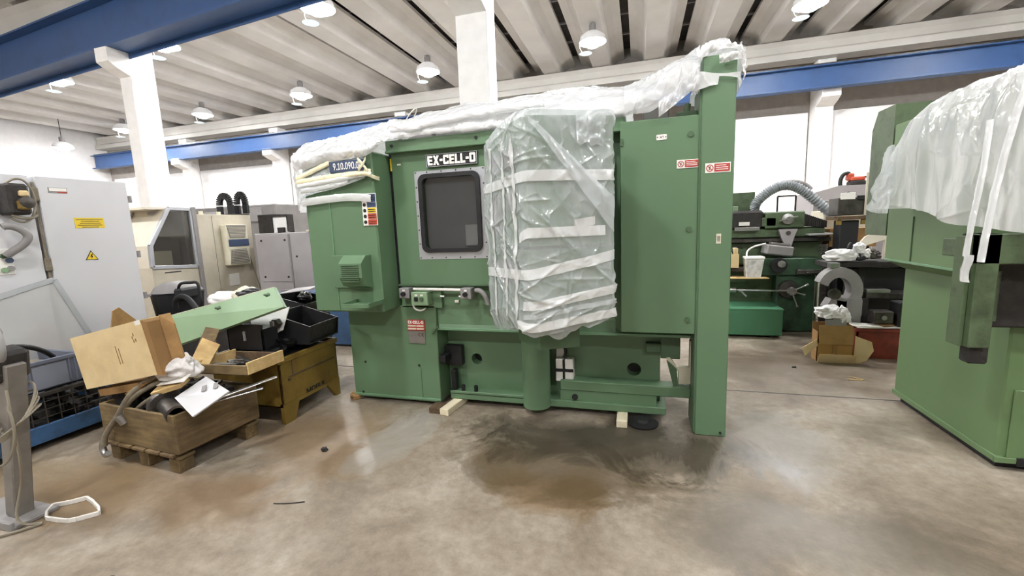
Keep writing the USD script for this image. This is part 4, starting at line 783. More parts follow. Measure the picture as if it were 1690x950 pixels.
# grey ribbed exhaust duct over the grinder
mb = MB(); pts = CubicSpline([0, 1, 2, 3, 4, 5], [(1.62, 7.0, 1.63), (1.60, 7.0, 1.74), (1.78, 7.0, 1.90), (2.02, 7.0, 1.94), (2.28, 7.0, 1.76), (2.56, 7.0, 1.50)])(np.linspace(0, 5, 150))
mb.tube(pts, .062+.009*np.sin(np.arange(150)*1.9), 14, 0); du = thing('exhaust_duct', 'ribbed grey flexible duct arching above the old grinding machine', 'hose', (2.0, 7.0, 1.6)); mb.build('ribbed_hose', M['duct'], du, smooth=60)
MB().tube([(1.66, 7.14, 1.78), (1.85, 7.14, 1.96), (2.1, 7.14, 2.0), (2.3, 7.12, 1.88)], .03, 10).build('second_hose', M['grey_metal'], du, smooth=60)
gp = thing('guard_panel', 'dull green upright guard panel at the left end of the grinding machine, beside the pillar', 'panel', (1.45, 7.45, 0))
B((1.22, 7.40, 1.2), (1.66, 7.46, 1.90), 'sheet', GO, gp, .004); MB().tube([(1.25, 7.39, 1.88), (1.27, 7.38, 1.96), (1.33, 7.38, 1.98)], .012, 8).build('handle', M['dark'], gp); MB().box((1.20, 7.2, 1.62), (1.4, 7.38, 1.70), .006).build('ledge', M['green_pale'], gp); MB().box((1.3, 7.4, .0), (1.36, 7.46, 1.2), .003).build('post', GO, gp)
fr = thing('small_frame', 'thin dark upright frame with white backing under the grey duct', 'frame', (2.0, 6.85, 1.59))
mb = MB(); [mb.bar(a, b_, .018, .018) for a, b_ in (((1.83, 6.9, 1.59), (1.83, 6.9, 1.80)), ((1.83, 6.9, 1.80), (2.05, 6.9, 1.80)), ((2.05, 6.9, 1.80), (2.05, 6.9, 1.59)))]; mb.build('bar', M['dark'], fr)
# grey cabinets behind
gc = thing('grey_cabinet', 'light grey sheet-metal cabinet with sloping top behind the grinding machine, red tool on it', 'cabinet', (2.7, 8.2, 0))
mb = MB(); mb.prism([(2.55, 0), (3.9, 0), (3.9, 1.93), (2.9, 1.95), (2.56, 1.86)], (0, 8.6, 0), X, Z, .8); mb.build('body', M['grey_cab'], gc)
MB().box((2.55, 7.78, 1.72), (3.9, 7.805, 1.735), .003).build('seam', M['grey_metal'], gc)
MB().cyl((3.0, 7.8, 1.83), (3.0, 7.78, 1.83), .02, n=12).build('lock', M['ink'], gc)
hp = thing('power_tool', 'small red and black tool with a curved handle on top of the grey cabinet', 'tool', (3.15, 8.0, 1.94))
B((3.08, 7.92, 1.945), (3.28, 8.1, 2.02), 'motor', M['dark'], hp, .02); B((3.08, 7.93, 2.015), (3.27, 8.09, 2.075), 'cover', M['orange_red'], hp, .02); B((3.05, 7.95, 2.03), (3.13, 8.07, 2.13), 'cover', M['orange_red'], hp, .015)
MB().tube([(2.97, 8.0, 1.95), (2.97, 8.0, 2.05), (3.01, 8.0, 2.125), (3.08, 8.0, 2.13)], .026, 10).build('front_handle', M['rubber'], hp, smooth=50); MB().tube([(3.24, 8.0, 2.06), (3.32, 8.0, 2.06), (3.36, 8.0, 2.02), (3.35, 8.0, 1.95)], .012, 8).build('rear_handle', M['rubber'], hp, smooth=50)
# beige lower body + dark column
b2 = thing('beige_housing', 'beige machine housing low behind the dark column at the right', 'housing', (2.75, 7.4, 0)); B((2.5, 7.2, 0), (3.1, 7.7, 1.58), 'body', M['beige'], b2, .01)
dc = thing('tool_stand', 'tall black square stand with a grey control head beside the draped machine', 'stand', (2.45, 6.3, 0))
B((2.33, 6.2, 0), (2.52, 6.4, 1.45), 'post', M['black'], dc, .006); B((2.28, 6.15, 1.46), (2.62, 6.5, 1.5), 'head_plate', M['wood_dark'], dc, .004)
B((2.30, 6.22, 1.51), (2.60, 6.5, 1.72), 'control_head', M['steel_dark'], dc, .006); MB().box((2.32, 6.215, 1.70), (2.47, 6.225, 1.78), .002).build('name_strip', M['label_white'], dc); MB().box((2.49, 6.2, 1.69), (2.57, 6.23, 1.74), .004).build('dial', M['black'], dc)
MB().cyl((2.57, 6.2, 1.5), (2.57, 6.2, 2.0), .012, n=8).build('rod', M['beige'], dc); MB().bar((2.25, 6.18, 1.49), (2.78, 6.18, 1.5), .02, .016).build('cross_rod', M['wood_dark'], dc)
[MB().box((x, 6.17, 1.40), (x+.05, 6.2, 1.46), .003).build('clamp', M['yellow_bin'], dc) for x in (2.28, 2.53)]
wb = thing('wooden_crate_board', 'long brown cardboard box lying behind the black stand', 'box', (2.5, 6.8, 0)); B((2.42, 6.75, 1.1), (2.95, 7.1, 1.34), 'body', M['card_brown'], wb, .004); B((2.45, 6.8, 0), (2.9, 7.05, 1.1), 'stand', M['dark'], wb, .01)
# work table with castings, rags and red crate
tb = thing('steel_workbench', 'dark steel workbench heaped with castings left of the draped machine', 'workbench', (2.5, 6.0, 0))
B((2.06, 5.75, .93), (2.95, 6.12, .99), 'top', M['dark'], tb, .006); [B((x, 5.88, 0), (x+.06, 6.08, .93), 'leg', M['dark'], tb, .004) for x in (2.42, 2.88)]
B((2.36, 5.9, .05), (2.95, 6.1, .9), 'back_panel', M['black'], tb, .004)
rg = thing('rag_pile', 'white rags and plastic scraps on the dark workbench', 'rags', (2.3, 5.85, 1.0))
def lump(c, size, seed, amp=.35, sub=4, f=2.2):
    m = trimesh.creation.icosphere(subdivisions=sub); v = np.array(m.vertices); n_ = v.copy(); d = meshkit.fbm(v*f+seed*3.1, 2, seed)-.5; rdg = np.abs(meshkit.fbm(v*f*1.3+seed, 2, seed+2)-.5)
    wr_ = np.sin(22*meshkit.fbm(v*.9+seed*1.7, 2, seed+4)); v = v*(1+amp*(d*1.3+.16*wr_))[:, None]; v[:, 2] = np.maximum(v[:, 2], -.55); return v*np.array(size)+np.array(c), m.faces
MB().add(*lump((2.2, 5.8, 1.06), (.15, .1, .09), 3, .5)).build('rag', M['rag_white'], rg, smooth=True); MB().add(*lump((2.38, 5.82, 1.13), (.06, .06, .08), 4, .4)).add(*lump((2.46, 5.82, 1.07), (.05, .05, .06), 5, .4)).build('rag', M['rag_white'], rg, smooth=True)
MB().add(*lump((2.52, 5.85, 1.06), (.08, .08, .07), 6, .4)).build('dark_part', M['steel_dark'], rg, smooth=True); MB().tube([(2.3, 5.8, 1.2), (2.28, 5.78, 1.1), (2.34, 5.76, 1.03), (2.42, 5.76, 1.04)], .022, 8).build('strap', M['black'], rg, smooth=50)
cb = thing('cardboard_sheet', 'pale folded cardboard sheet standing behind the rags', 'cardboard', (2.6, 6.02, 1.0)); mb = MB(); mb.prism([(2.40, 1.10), (2.52, 1.26), (2.72, 1.36), (2.80, 1.32), (2.76, .995), (2.70, .995), (2.71, 1.22), (2.54, 1.16), (2.46, 1.08)], (0, 6.05, 0), X, Z, .03); mb.build('sheet', M['beige_light'], cb)
cf = thing('frame_casting', 'big grey C-shaped cast iron frame standing behind the open cardboard box', 'casting', (2.2, 5.5, 0))
t_ = np.radians(np.linspace(-95, 160, 26)); outer = [(2.13+.215*math.cos(a), .70+.25*math.sin(a)) for a in t_]; inner = [(2.12+.115*math.cos(a), .69+.15*math.sin(a)) for a in t_[::-1]]
mb = MB(); mb.prism(outer+inner, (0, 5.72, 0), X, Z, .16); mb.box((2.1, 5.56, .40), (2.35, 5.74, .60), .01); mb.prism([(2.0, .50), (2.2, .47), (2.25, .56), (2.05, .60)], (0, 5.72, 0), X, Z, .16); mb.build('arch', M['grey_metal'], cf)
B((2.2, 5.55, .0), (2.34, 5.75, .62), 'foot', M['grey_metal'], cf, .01); MB().lathe([(0, 0), (.06, 0), (.06, .04), (0, .04)], (2.07, 5.56, .66), (0, -1, 0), 20).build('bearing_cap', M['steel_dark'], cf, smooth=30)
MB().box((2.03, 5.58, .94), (2.12, 5.68, 1.0), .004).build('clamp', M['steel'], cf)
rc = thing('red_crate', 'rusty red steel crate topped with papers, beside the open cardboard box', 'crate', (2.4, 5.5, 0))
mb = MB(); mb.box((2.22, 5.34, .02), (2.75, 5.36, .31), .003); mb.box((2.22, 5.34, .02), (2.24, 5.54, .31), .003); mb.box((2.73, 5.34, .02), (2.75, 5.54, .31), .003); mb.box((2.22, 5.52, .02), (2.75, 5.54, .31), .003); mb.box((2.22, 5.34, .0), (2.75, 5.54, .03), .003); mb.build('tub', M['red_rust'], rc)
MB().box((2.2, 5.325, .29), (2.77, 5.345, .325), .004).build('rim', M['red_rust'], rc)
pp = thing('paper_stack', 'loose papers and cardboard scraps lying on the red crate', 'paper', (2.4, 5.45, .32)); MB().obb((2.45, 5.44, .335), (.46, .2, .012), rz(.08), .002).obb((2.33, 5.42, .346), (.26, .16, .008), rz(-.2), .002).build('sheet', M['label_white'], pp); MB().obb((2.52, 5.44, .36), (.2, .12, .01), rz(.5) @ rx(.1), .002).build('scrap', M['card_brown'], pp)
for (lo, hi, l, m_) in (((2.38, 5.38, .37), (2.56, 5.52, .50), 'grey metal block on the papers of the red crate', 'steel_dark'), ((2.58, 5.36, .345), (2.8, 5.54, .60), 'black cabinet block at the right on the red crate', 'black')):
    b_ = thing('machine_block', l, 'block', (lo[0], lo[1], lo[2])); B(lo, hi, 'block', M[m_], b_, .01); MB().cyl(((lo[0]+hi[0])/2, lo[1]+.005, (lo[2]+hi[2])/2), ((lo[0]+hi[0])/2, lo[1]-.012, (lo[2]+hi[2])/2), .025, n=16).build('boss', M['steel'], b_)
pf = thing('pallet_forks', 'dark steel beams and shiny foil scraps under the workbench', 'steel beams', (2.5, 5.75, 0)); B((2.4, 5.62, .60), (2.95, 5.85, .66), 'beam', M['steel_dark'], pf, .006); B((2.4, 5.62, .66), (2.62, 5.74, .70), 'foil', M['steel'], pf, .006); B((2.36, 5.60, .0), (2.42, 5.64, .60), 'leg', M['dark'], pf, .004)
# open cardboard box with rag
ob = thing('open_cardboard_box', 'open brown cardboard box with spread flaps on the floor, white rag spilling out', 'box', (1.97, 5.3, 0))
C_, CB = M['card'], M['card_brown']
bx0, bx1, by0, by1, hz = 1.80, 2.13, 5.16, 5.30, .40
mb = MB(); mb.box((bx0, by0, .0), (bx1, by0+.008, .20), .001); mb.build('front_panel', mat('card_box', 'b08a50', .85, var=.08, scale=8, dirt='876434', dscale=4, damt=.4), ob)
mb = MB(); mb.box((bx0, by1, 0), (bx1, by1+.008, hz), .001); mb.box((bx0, by0, 0), (bx0+.008, by1, hz*.8), .001); mb.box((bx1-.008, by0, 0), (bx1, by1, hz*.8), .001); mb.build('panel', CB, ob)
MB().obb((1.965, 5.15, .29), (.30, .008, .20), rx(-.12), .001).build('front_flap', mat('card_flap', 'a88652', .85, var=.06, dirt='6f5330', dscale=7, damt=.4), ob)
MB().obb((1.965, 5.18, .41), (.19, .006, .08), rx(-.3), .001).build('inner_flap', M['grey_metal'], ob)
mb = MB(); mb.prism([(0, 0), (.14, .09), (.15, .02), (.03, -.09)], (1.655, 5.13, .15), (1, .2, 0), Z, .006); mb.build('side_flap', C_, ob)
mb = MB(); mb.prism([(0, 0), (.0, .14), (.13, .09), (.15, -.0), (.10, -.11), (.0, -.17)], (2.13, 5.14, .15), (1, -.25, 0), Z, .006); mb.build('side_flap', M['card'], ob)
MB().obb((1.965, 5.10, .05), (.33, .006, .12), rx(.5), .001).build('bottom_flap', C_, ob)
MB().box((1.945, 5.148, .01), (1.985, 5.152, .19), 0).build('packing_tape', M['card_brown'], ob)
wr = MB().add(*lump((1.94, 5.28, .50), (.13, .1, .08), 9, .5, 5)).add(*lump((2.04, 5.24, .47), (.07, .06, .10), 10, .5)); wr.build('rag', M['rag_white'], None, smooth=True, label='white rag spilling out of the open cardboard box on the floor', cat='rag')
# clutter behind, on the floor of the aisle
for i, (x, y, l) in enumerate(((1.52, 4.9, 'small dark metal chip on the floor in front of the green metal box'), (1.96, 4.65, 'thin pale wood splinter on the floor before the open cardboard box'))):
    t = thing('floor_scrap', l, 'scrap', (x, y, 0)); (MB().obb((x, y, .006), (.04, .02, .012), rz(.4), .003) if i == 0 else MB().obb((x, y, .004), (.12, .012, .006), rz(-.7), .001).obb((x-.03, y-.05, .004), (.12, .012, .006), rz(.1), .001)).build('piece', M['dark' if i == 0 else 'wood_light'], t)
# ================================================================ LEFT SIDE
# white electrical cabinets
XC = -5.2
def ecab(y0, y1, label, plates):
    t = thing('electrical_cabinet', label, 'electrical cabinet', (XC-.3, (y0+y1)/2, 0))
    B((XC-.6, y0, .0), (XC-.03, y1, 2.15), 'carcass', M['white_metal'], t, .006); B((XC-.03, y0+.012, .12), (XC, y1-.012, 2.155), 'door', M['white_metal'], t, .006)
    B((XC-.58, y0+.01, 0), (XC-.02, y1-.01, .1), 'base', M['grey_metal'], t, .002)
    return t
e1_ = ecab(2.64, 3.39, 'white electrical cabinet with yellow notice and high-voltage triangle on its door', 1)
mb = MB()
for z in (1.98, 1.4, .95): mb.cyl((XC-.005, 3.395, z-.035), (XC-.005, 3.395, z+.035), .018, n=12)
mb.build('hinge', M['grey_metal'], e1_, smooth=40)
mb = MB()
for z in (1.93, 1.30): mb.box((XC+.001, 2.60, z), (XC+.02, 2.65, z+.12), .008)
mb.box((XC-.015, 2.618, .2), (XC-.002, 2.638, 2.1), .002); mb.build('lock_bar', M['hose'], e1_)
p_ = B((XC, 2.726, 2.01), (XC+.004, 2.866, 2.06), 'type_plate', M['grey_metal'], e1_, .001); MB().box((XC+.003, 2.732, 2.028), (XC+.006, 2.860, 2.056), 0).build('plate_field', M['label_white'], p_); MB().box((XC+.003, 2.79, 2.013), (XC+.006, 2.860, 2.024), 0).build('plate_band', M['red'], p_)
p_ = B((XC, 2.88, 1.685), (XC+.004, 3.122, 1.785), 'notice', M['yellow'], e1_, .001, label='yellow notice with lines of small print')
mb = MB()
for k, (a, b_) in enumerate(((.01, .23), (.05, .20), (.04, .21), (.02, .22), (.05, .19))): mb.box((XC+.003, 2.88+a, 1.765-k*.018), (XC+.005, 2.88+b_, 1.771-k*.018), 0)
mb.build('small_print', M['steel_dark'], p_, kind='stuff')
cy_, cz_ = 2.968, 1.405
tri = lambda r: [(cy_+r*math.sin(a), cz_+r*math.cos(a)) for a in (0, -2*math.pi/3, -4*math.pi/3)]
p_ = MB().prism(tri(.062), (XC, 0, 0), Y, Z, .003).build('voltage_sign', M['ink'], e1_); MB().prism(tri(.05), (XC+.002, 0, 0), Y, Z, .003).build('sign_field', M['yellow'], e1_)
MB().prism([(cy_+.004, cz_+.03), (cy_-.014, cz_+.0), (cy_-.001, cz_+.0), (cy_-.006, cz_-.022), (cy_+.012, cz_+.008), (cy_+.001, cz_+.008), (cy_+.012, cz_+.03)], (XC+.004, 0, 0), Y, Z, .002).build('flash_symbol', M['ink'], e1_)
e2_ = ecab(1.85, 2.615, 'white electrical cabinet at the left edge with buttons and a brown gearbox before it', 0)
bp = B((XC, 2.3, 1.30), (XC+.01, 2.40, 1.52), 'button_panel', M['label_white'], e2_, .003)
for y, z, m_ in ((2.34, 1.46, 'green_dark'), (2.37, 1.42, 'navy'), (2.37, 1.35, 'grey_metal'), (2.33, 1.34, 'green_pale')): MB().cyl((XC+.008, y, z), (XC+.035, y, z), .022, n=14).build('push_button', M[m_], bp, smooth=40)
# grimy gearbox + cables on a shelf in front of it
gbx = thing('gear_motor', 'grimy brown gear motor with loose cables hanging before the left white cabinet', 'motor', (XC+.15, 2.42, 1.85))
mb = MB(); mb.box((XC+.0, 2.36, 1.80), (XC+.2, 2.50, 2.06), .02); mb.build('housing', M['dark'], gbx)
MB().box((XC+.19, 2.40, 1.84), (XC+.25, 2.47, 1.92), .01).build('terminal', M['yellow_bin'], gbx); MB().box((XC+.19, 2.42, 1.95), (XC+.23, 2.48, 2.0), .01).build('terminal', M['card'], gbx); MB().lathe([(0, 0), (.05, 0), (.05, .05), (.02, .06), (0, .06)], (XC+.2, 2.45, 1.90), (1, 0, 0), 18).build('shaft_cover', M['steel_dark'], gbx, smooth=30)
mb = MB(); mb.tube([(XC+.1, 2.40, 2.06), (XC+.12, 2.50, 2.10), (XC+.1, 2.57, 1.95), (XC+.1, 2.55, 1.82), (XC+.14, 2.46, 1.74), (XC+.12, 2.38, 1.78)], .009, 8); mb.tube([(XC+.15, 2.38, 1.80), (XC+.17, 2.48, 1.77), (XC+.15, 2.54, 1.80)], .012, 8); mb.build('cable', M['cable'], gbx, smooth=50)
MB().tube([(XC+.12, 2.32, 1.70), (XC+.14, 2.42, 1.68), (XC+.14, 2.46, 1.62), (XC+.1, 2.40, 1.52), (XC+.06, 2.34, 1.46)], .03, 10).build('sleeve', M['grey_metal'], gbx, smooth=50)

# wire crate with blue frame, tote, frame panel
cr = thing('wire_crate', 'blue steel wire-mesh crate full of dark scrap at the left edge', 'crate', (-4.7, 1.9, 0))
y0, y1, x0, x1 = 1.25, 2.75, -5.1, -4.32
mb = MB(); mb.box((x1-.03, y0, .06), (x1, y1, .19), .006); mb.box((x0, y0, .06), (x0+.04, y1, .19), .006); mb.box((x0, y1-.03, .06), (x1, y1, .19), .006); mb.box((x0, y0, .06), (x1, y0+.03, .19), .006); mb.build('base_frame', M['blue_crate'], cr)
[B((x, y, 0), (x+.08, y+.08, .06), 'foot', M['blue_crate'], cr) for x in (x0, x1-.08) for y in (y0, y1-.08)]
mb = MB(); mb.box((x1-.03, y0, .405), (x1, y1, .435), .004); mb.box((x0, y0, .405), (x0+.03, y1, .435), .004); [mb.box((x, y, .19), (x+.03, y+.03, .43), .003) for x in (x0, x1-.03) for y in (y0, y1-.03)]; mb.build('top_rail', M['steel_dark'], cr)
mb = MB(); [mb.box((x1-.012, y, .19), (x1-.006, y+.006, .41), 0) for y in np.arange(y0+.08, y1, .085)]; [mb.box((x1-.018, y0, z), (x1-.012, y1, z+.006), 0) for z in (.24, .30, .36)]; mb.build('wire_mesh', M['steel_dark'], cr, kind='stuff')
B((x0+.02, y0+.02, .1), (x1-.03, y1-.02, .12), 'floor_plate', M['dark'], cr, 0)
sc = MB(); r_ = random.Random(3)
for k in range(70):
    c = (r_.uniform(x0+.15, x1-.14), r_.uniform(y0+.15, y1-.15), r_.uniform(.16, .33)); R_ = rz(r_.uniform(0, 3)) @ rx(r_.uniform(-.5, .5))
    if k % 3: sc.obb(c, (r_.uniform(.05, .2), r_.uniform(.03, .1), r_.uniform(.03, .09)), R_, .004)
    else: sc.cyl(np.array(c)-R_[:, 0]*.08, np.array(c)+R_[:, 0]*.08, r_.uniform(.02, .05), n=12)
sc.build('scrap_metal', M['dark'], None, kind='stuff', label='dark oily scrap metal filling the blue wire crate', cat='scrap metal')
to = thing('plastic_tote', 'grey plastic tote box with a lighter front panel standing on the blue wire crate', 'tote', (-4.62, 2.06, .435))
ty0, ty1, tx0, tx1, tz0, tz1 = 1.86, 2.29, -4.92, -4.36, .437, .675
mb = MB(); t = .012
mb.box((tx0, ty0, tz0), (tx1, ty1, tz0+.015), .003); mb.box((tx1-t, ty0, tz0), (tx1, ty1, tz1), .003); mb.box((tx0, ty0, tz0), (tx0+t, ty1, tz1), .003); mb.box((tx0, ty0, tz0), (tx1, ty0+t, tz1), .003); mb.box((tx0, ty1-t, tz0), (tx1, ty1, tz1), .003); mb.build('tub', M['tote'], to)
mb = MB(); mb.box((tx1-.01, ty0-.015, tz1-.03), (tx1+.015, ty1+.015, tz1), .004); mb.box((tx0-.015, ty0-.015, tz1-.03), (tx0+.01, ty1+.015, tz1), .004); mb.box((tx0, ty0-.015, tz1-.03), (tx1, ty0+.01, tz1), .004); mb.box((tx0, ty1-.01, tz1-.03), (tx1, ty1+.015, tz1), .004); mb.build('rim', M['tote'], to)
MB().box((tx1-.002, ty0+.13, tz0+.02), (tx1+.006, ty1-.09, tz1-.04), .003).build('front_panel', M['tote_panel'], to); [MB().box((tx1-.002, y, tz0+.02), (tx1+.012, y+.01, tz1-.03), .002).build('rib', M['tote'], to) for y in (ty0+.02, ty0+.07, ty0+.11, ty1-.08, ty1-.045, ty1-.015)]
MB().add(*lump((-4.64, 2.07, .56), (.23, .17, .09), 12, .3)).build('oily_granules', M['hose'], None, smooth=True, kind='stuff', label='brown oily rags filling the grey plastic tote', cat='rags')
hs = thing('black_hose', 'thick black hose arching out of the grey plastic tote', 'hose', (-4.5, 1.95, .6)); MB().tube([(-4.50, 1.84, .60), (-4.46, 1.845, .72), (-4.44, 1.89, .80), (-4.44, 1.98, .80), (-4.46, 2.10, .745), (-4.5, 2.20, .65)], .018, 10).build('hose', M['rubber'], hs, smooth=50)
MB().tube([(-4.36, 1.80, .42), (-4.33, 1.80, .60), (-4.36, 1.83, .76), (-4.42, 1.86, .80)], .022, 10).build('sleeve', M['grey_metal'], hs, smooth=50)
# aluminium framed window panel leaning at the cabinets
fp = thing('framed_panel', 'aluminium-framed grey translucent panel tilted against the white cabinets', 'panel', (-4.9, 2.1, .45))
c0 = np.array([-4.92, 2.505, 1.235]); ut = np.array([-.02, -.965, -.26]); ut /= np.linalg.norm(ut); un = np.array([.13, .33, -.93]); un = un-ut*(un@ut); un /= np.linalg.norm(un)
nrm = np.cross(un, ut)
W_, H_ = .80, .72
def fbar(a, b_): return MB().bar(a, b_, .045, .025, up=nrm, b=.004)
for a, b_ in ((c0, c0+ut*W_), (c0, c0+un*H_), (c0+ut*W_, c0+ut*W_+un*H_), (c0+un*H_, c0+un*H_+ut*W_)): fbar(a, b_).build('frame_bar', M['alu'], fp)
mb = MB(); mb.bar(c0+ut*.0+nrm*.014, c0+ut*W_+nrm*.014, .006, .004, up=nrm, b=0); mb.bar(c0+un*.0+nrm*.014, c0+un*H_+nrm*.014, .006, .004, up=nrm, b=0); mb.build('groove', M['grey_metal'], fp)
MB().obb(c0+ut*W_/2+un*H_/2, (W_-.03, H_-.03, .004), np.array([ut, un, -nrm]).T if np.linalg.det(np.array([ut, un, nrm])) < 0 else np.array([ut, un, nrm]).T, 0).build('sheet', M['poly'], fp)
# tilted steel stand at the left edge
sd = thing('steel_stand', 'grey square steel post on a base plate at the left edge, wound with cable', 'stand', (-3.4, 1.4, 0))
MB().bar((-3.425, 1.40, .02), (-3.22, 1.40, .93), .085, .085, up=(0, 1, 0), b=.006).build('post', M['post'], sd)
mb = MB(); mb.box((-3.75, 1.30, 0), (-3.28, 1.50, .022), .004); mb.box((-3.75, 1.29, 0), (-3.28, 1.31, .05), .004); mb.build('base_plate', M['grey_metal'], sd)
mb = MB(); mb.obb((-3.27, 1.40, .92), (.13, .15, .17), ry(.2), .02); mb.build('motor_head', M['dark'], sd); MB().tube([(-3.22, 1.36, .95), (-3.19, 1.36, 1.03), (-3.25, 1.38, 1.10), (-3.33, 1.42, 1.08)], .02, 10).build('sleeve', M['grey_metal'], sd, smooth=50)
cl = thing('cable_coil', 'loops of dirty grey cable hung around the steel post at the left edge', 'cable', (-3.2, 1.38, .6))
mb = MB()
for k in range(4):
    a = np.linspace(0, 2*math.pi, 15); mb.tube(np.stack([-3.24+.10*np.cos(a)+.006*k, 1.38+.09*np.sin(a), .66+.16*np.sin(a+.6+.2*k)-.10*np.cos(a*1.0)-.02*k], 1), .006, 6)
mb.tube([(-3.15, 1.32, .72), (-3.12, 1.31, .55), (-3.20, 1.30, .42), (-3.32, 1.30, .38)], .007, 6); mb.tube([(-3.17, 1.34, .8), (-3.13, 1.32, .60), (-3.16, 1.33, .40), (-3.28, 1.34, .15), (-3.24, 1.33, .03), (-3.19, 1.38, .012), (-3.24, 1.30, .01), (-3.45, 1.25, .01)], .007, 6); mb.build('loop', M['cable'], cl, smooth=50)
# white strap loop on the floor
rp = np.array([(-3.285, 1.445), (-3.335, 1.50), (-3.27, 1.545), (-3.22, 1.60), (-3.13, 1.58), (-3.02, 1.545), (-2.965, 1.515), (-3.03, 1.445), (-3.06, 1.425), (-3.13, 1.415), (-3.22, 1.41), (-3.285, 1.445)])
t = thing('strap_loop', 'white plastic strap bent into an open loop lying on the concrete floor at the left', 'strap', (-3.15, 1.5, 0)); mb = MB()
for a, b_ in zip(rp[:-1], rp[1:]): mb.bar((*a, .013), (*b_, .013), .012, .026, b=.002)
mb.build('strap', M['white_strap'], t)

# pallet with wooden collar
PA = math.radians(-4.5); PC = np.array([-2.915, 1.935, 0]); px_ = -np.array([math.cos(PA), math.sin(PA), 0]); py_ = np.array([-math.sin(PA), math.cos(PA), 0])
def PP(a, b_, z): return PC+px_*a+py_*b_+np.array([0, 0, z])
RP = np.array([-px_, py_, Z]).T
pa = thing('pallet', 'half-size wooden pallet under the scrap-filled wooden box', 'pallet', (-3.3, 2.2, 0))
for a in (.06, .38, .70):
    for b_ in (.06, .54): MB().obb(PP(a+.0, b_, .05), (.10, .10, .10), RP, .004).build('block', M['wood_pallet'], pa)
for b_ in (.06, .54): MB().obb(PP(.38, b_, .111), (.78, .1, .022), RP, .003).build('bearer', M['wood_pallet'], pa)
for k in range(5): MB().obb(PP(.08+.15*k, .3, .132), (.13, .64, .02), RP, .003).build('deck_board', M['wood_pallet_y'], pa)
co = thing('wooden_box', 'open wooden pallet collar box heaped with oily scrap, hoses and rags', 'wooden box', (-3.3, 2.2, .143))
for b_ in (.01, .59): MB().obb(PP(.38, b_, .143+.135), (.80, .022, .27), RP, .004).build('side_board', M['wood_pallet'], co)
for a in (-.01, .77): MB().obb(PP(a, .3, .143+.135), (.022, .58, .27), RP, .004).build('end_board', M['wood_pallet_y'], co)
r_ = random.Random(9); sc = MB()
hm = []
for a in np.linspace(.03, .73, 24): hm.append([PP(a, b_, .30+.13*math.sin(math.pi*(a-.03)/.7)**.7*math.sin(math.pi*min(1, b_/.5))+.03*(r_.random()-.5)) for b_ in np.linspace(.03, .57, 22)])
sc.grid(np.array(hm))
for k in range(45):
    a, b_ = r_.uniform(.1, .68), r_.uniform(.1, .5); R_ = rz(r_.uniform(0, 3)) @ rx(r_.uniform(-.4, .4)); c = PP(a, b_, .35+.1*math.sin(math.pi*a/.76))
    if k % 3: sc.obb(c, (r_.uniform(.06, .2), r_.uniform(.02, .07), r_.uniform(.01, .05)), R_, .003)
    else: sc.cyl(c-R_[:, 0]*.06, c+R_[:, 0]*.06, r_.uniform(.012, .03), n=10)
sc.build('scrap_heap', M['dark'], None, kind='stuff', label='dark oily scrap heaped in the wooden pallet box', cat='scrap')
pi_ = thing('steel_pipe', 'black oily pipe stub with a flange, lying at the front corner of the wooden box', 'pipe', (-3.1, 2.05, .4))
ax_ = np.array([.42, -.16, -.05]); ax_ /= np.linalg.norm(ax_); pe = np.array([-2.93, 1.985, .40]); mb = MB(); mb.lathe([(.045, 0), (.062, 0), (.062, -.30), (.045, -.30), (.045, 0)], pe, ax_, 28); mb.build('tube', M['steel_dark'], pi_, smooth=35)
MB().lathe([(.06, -.19), (.10, -.19), (.105, -.21), (.105, -.235), (.06, -.235), (.06, -.19)], pe, ax_, 30).build('flange', M['steel_dark'], pi_, smooth=35); MB().lathe([(0, -.25), (.044, -.25), (.044, -.24), (0, -.24)], pe, ax_, 20).build('plug', M['black'], pi_)
for i, (pts, r, l) in enumerate((([(-3.60, 1.935, .13), (-3.585, 1.94, .20), (-3.51, 1.96, .30), (-3.43, 1.975, .40), (-3.36, 2.0, .50), (-3.24, 2.08, .60), (-3.08, 2.2, .63)], .019, 'outermost braided hose with a metal end fitting hanging over the wooden box edge'),
        ([(-3.42, 1.99, .33), (-3.40, 1.99, .42), (-3.32, 2.02, .50), (-3.22, 2.08, .56), (-3.08, 2.18, .58)], .018, 'middle braided hose bending over the scrap in the wooden box'), ([(-3.40, 2.02, .30), (-3.36, 2.02, .38), (-3.27, 2.05, .45), (-3.17, 2.1, .51), (-3.06, 2.17, .53)], .015, 'innermost thin hose beside the black pipe flange in the wooden box'))):
    t = thing('hydraulic_hose', l, 'hose', pts[0]); MB().tube(pts, r, 10).build('hose', M['hose'], t, smooth=50)
    if i == 0: MB().tube([(-3.60, 1.935, .16), (-3.61, 1.93, .10), (-3.585, 1.925, .075), (-3.55, 1.92, .09)], .02, 10).build('end_fitting', M['steel'], t, smooth=50); MB().cyl((-3.44, 1.955, .36), (-3.42, 1.975, .30), .028, n=12).build('coupling', M['steel'], t, smooth=40)
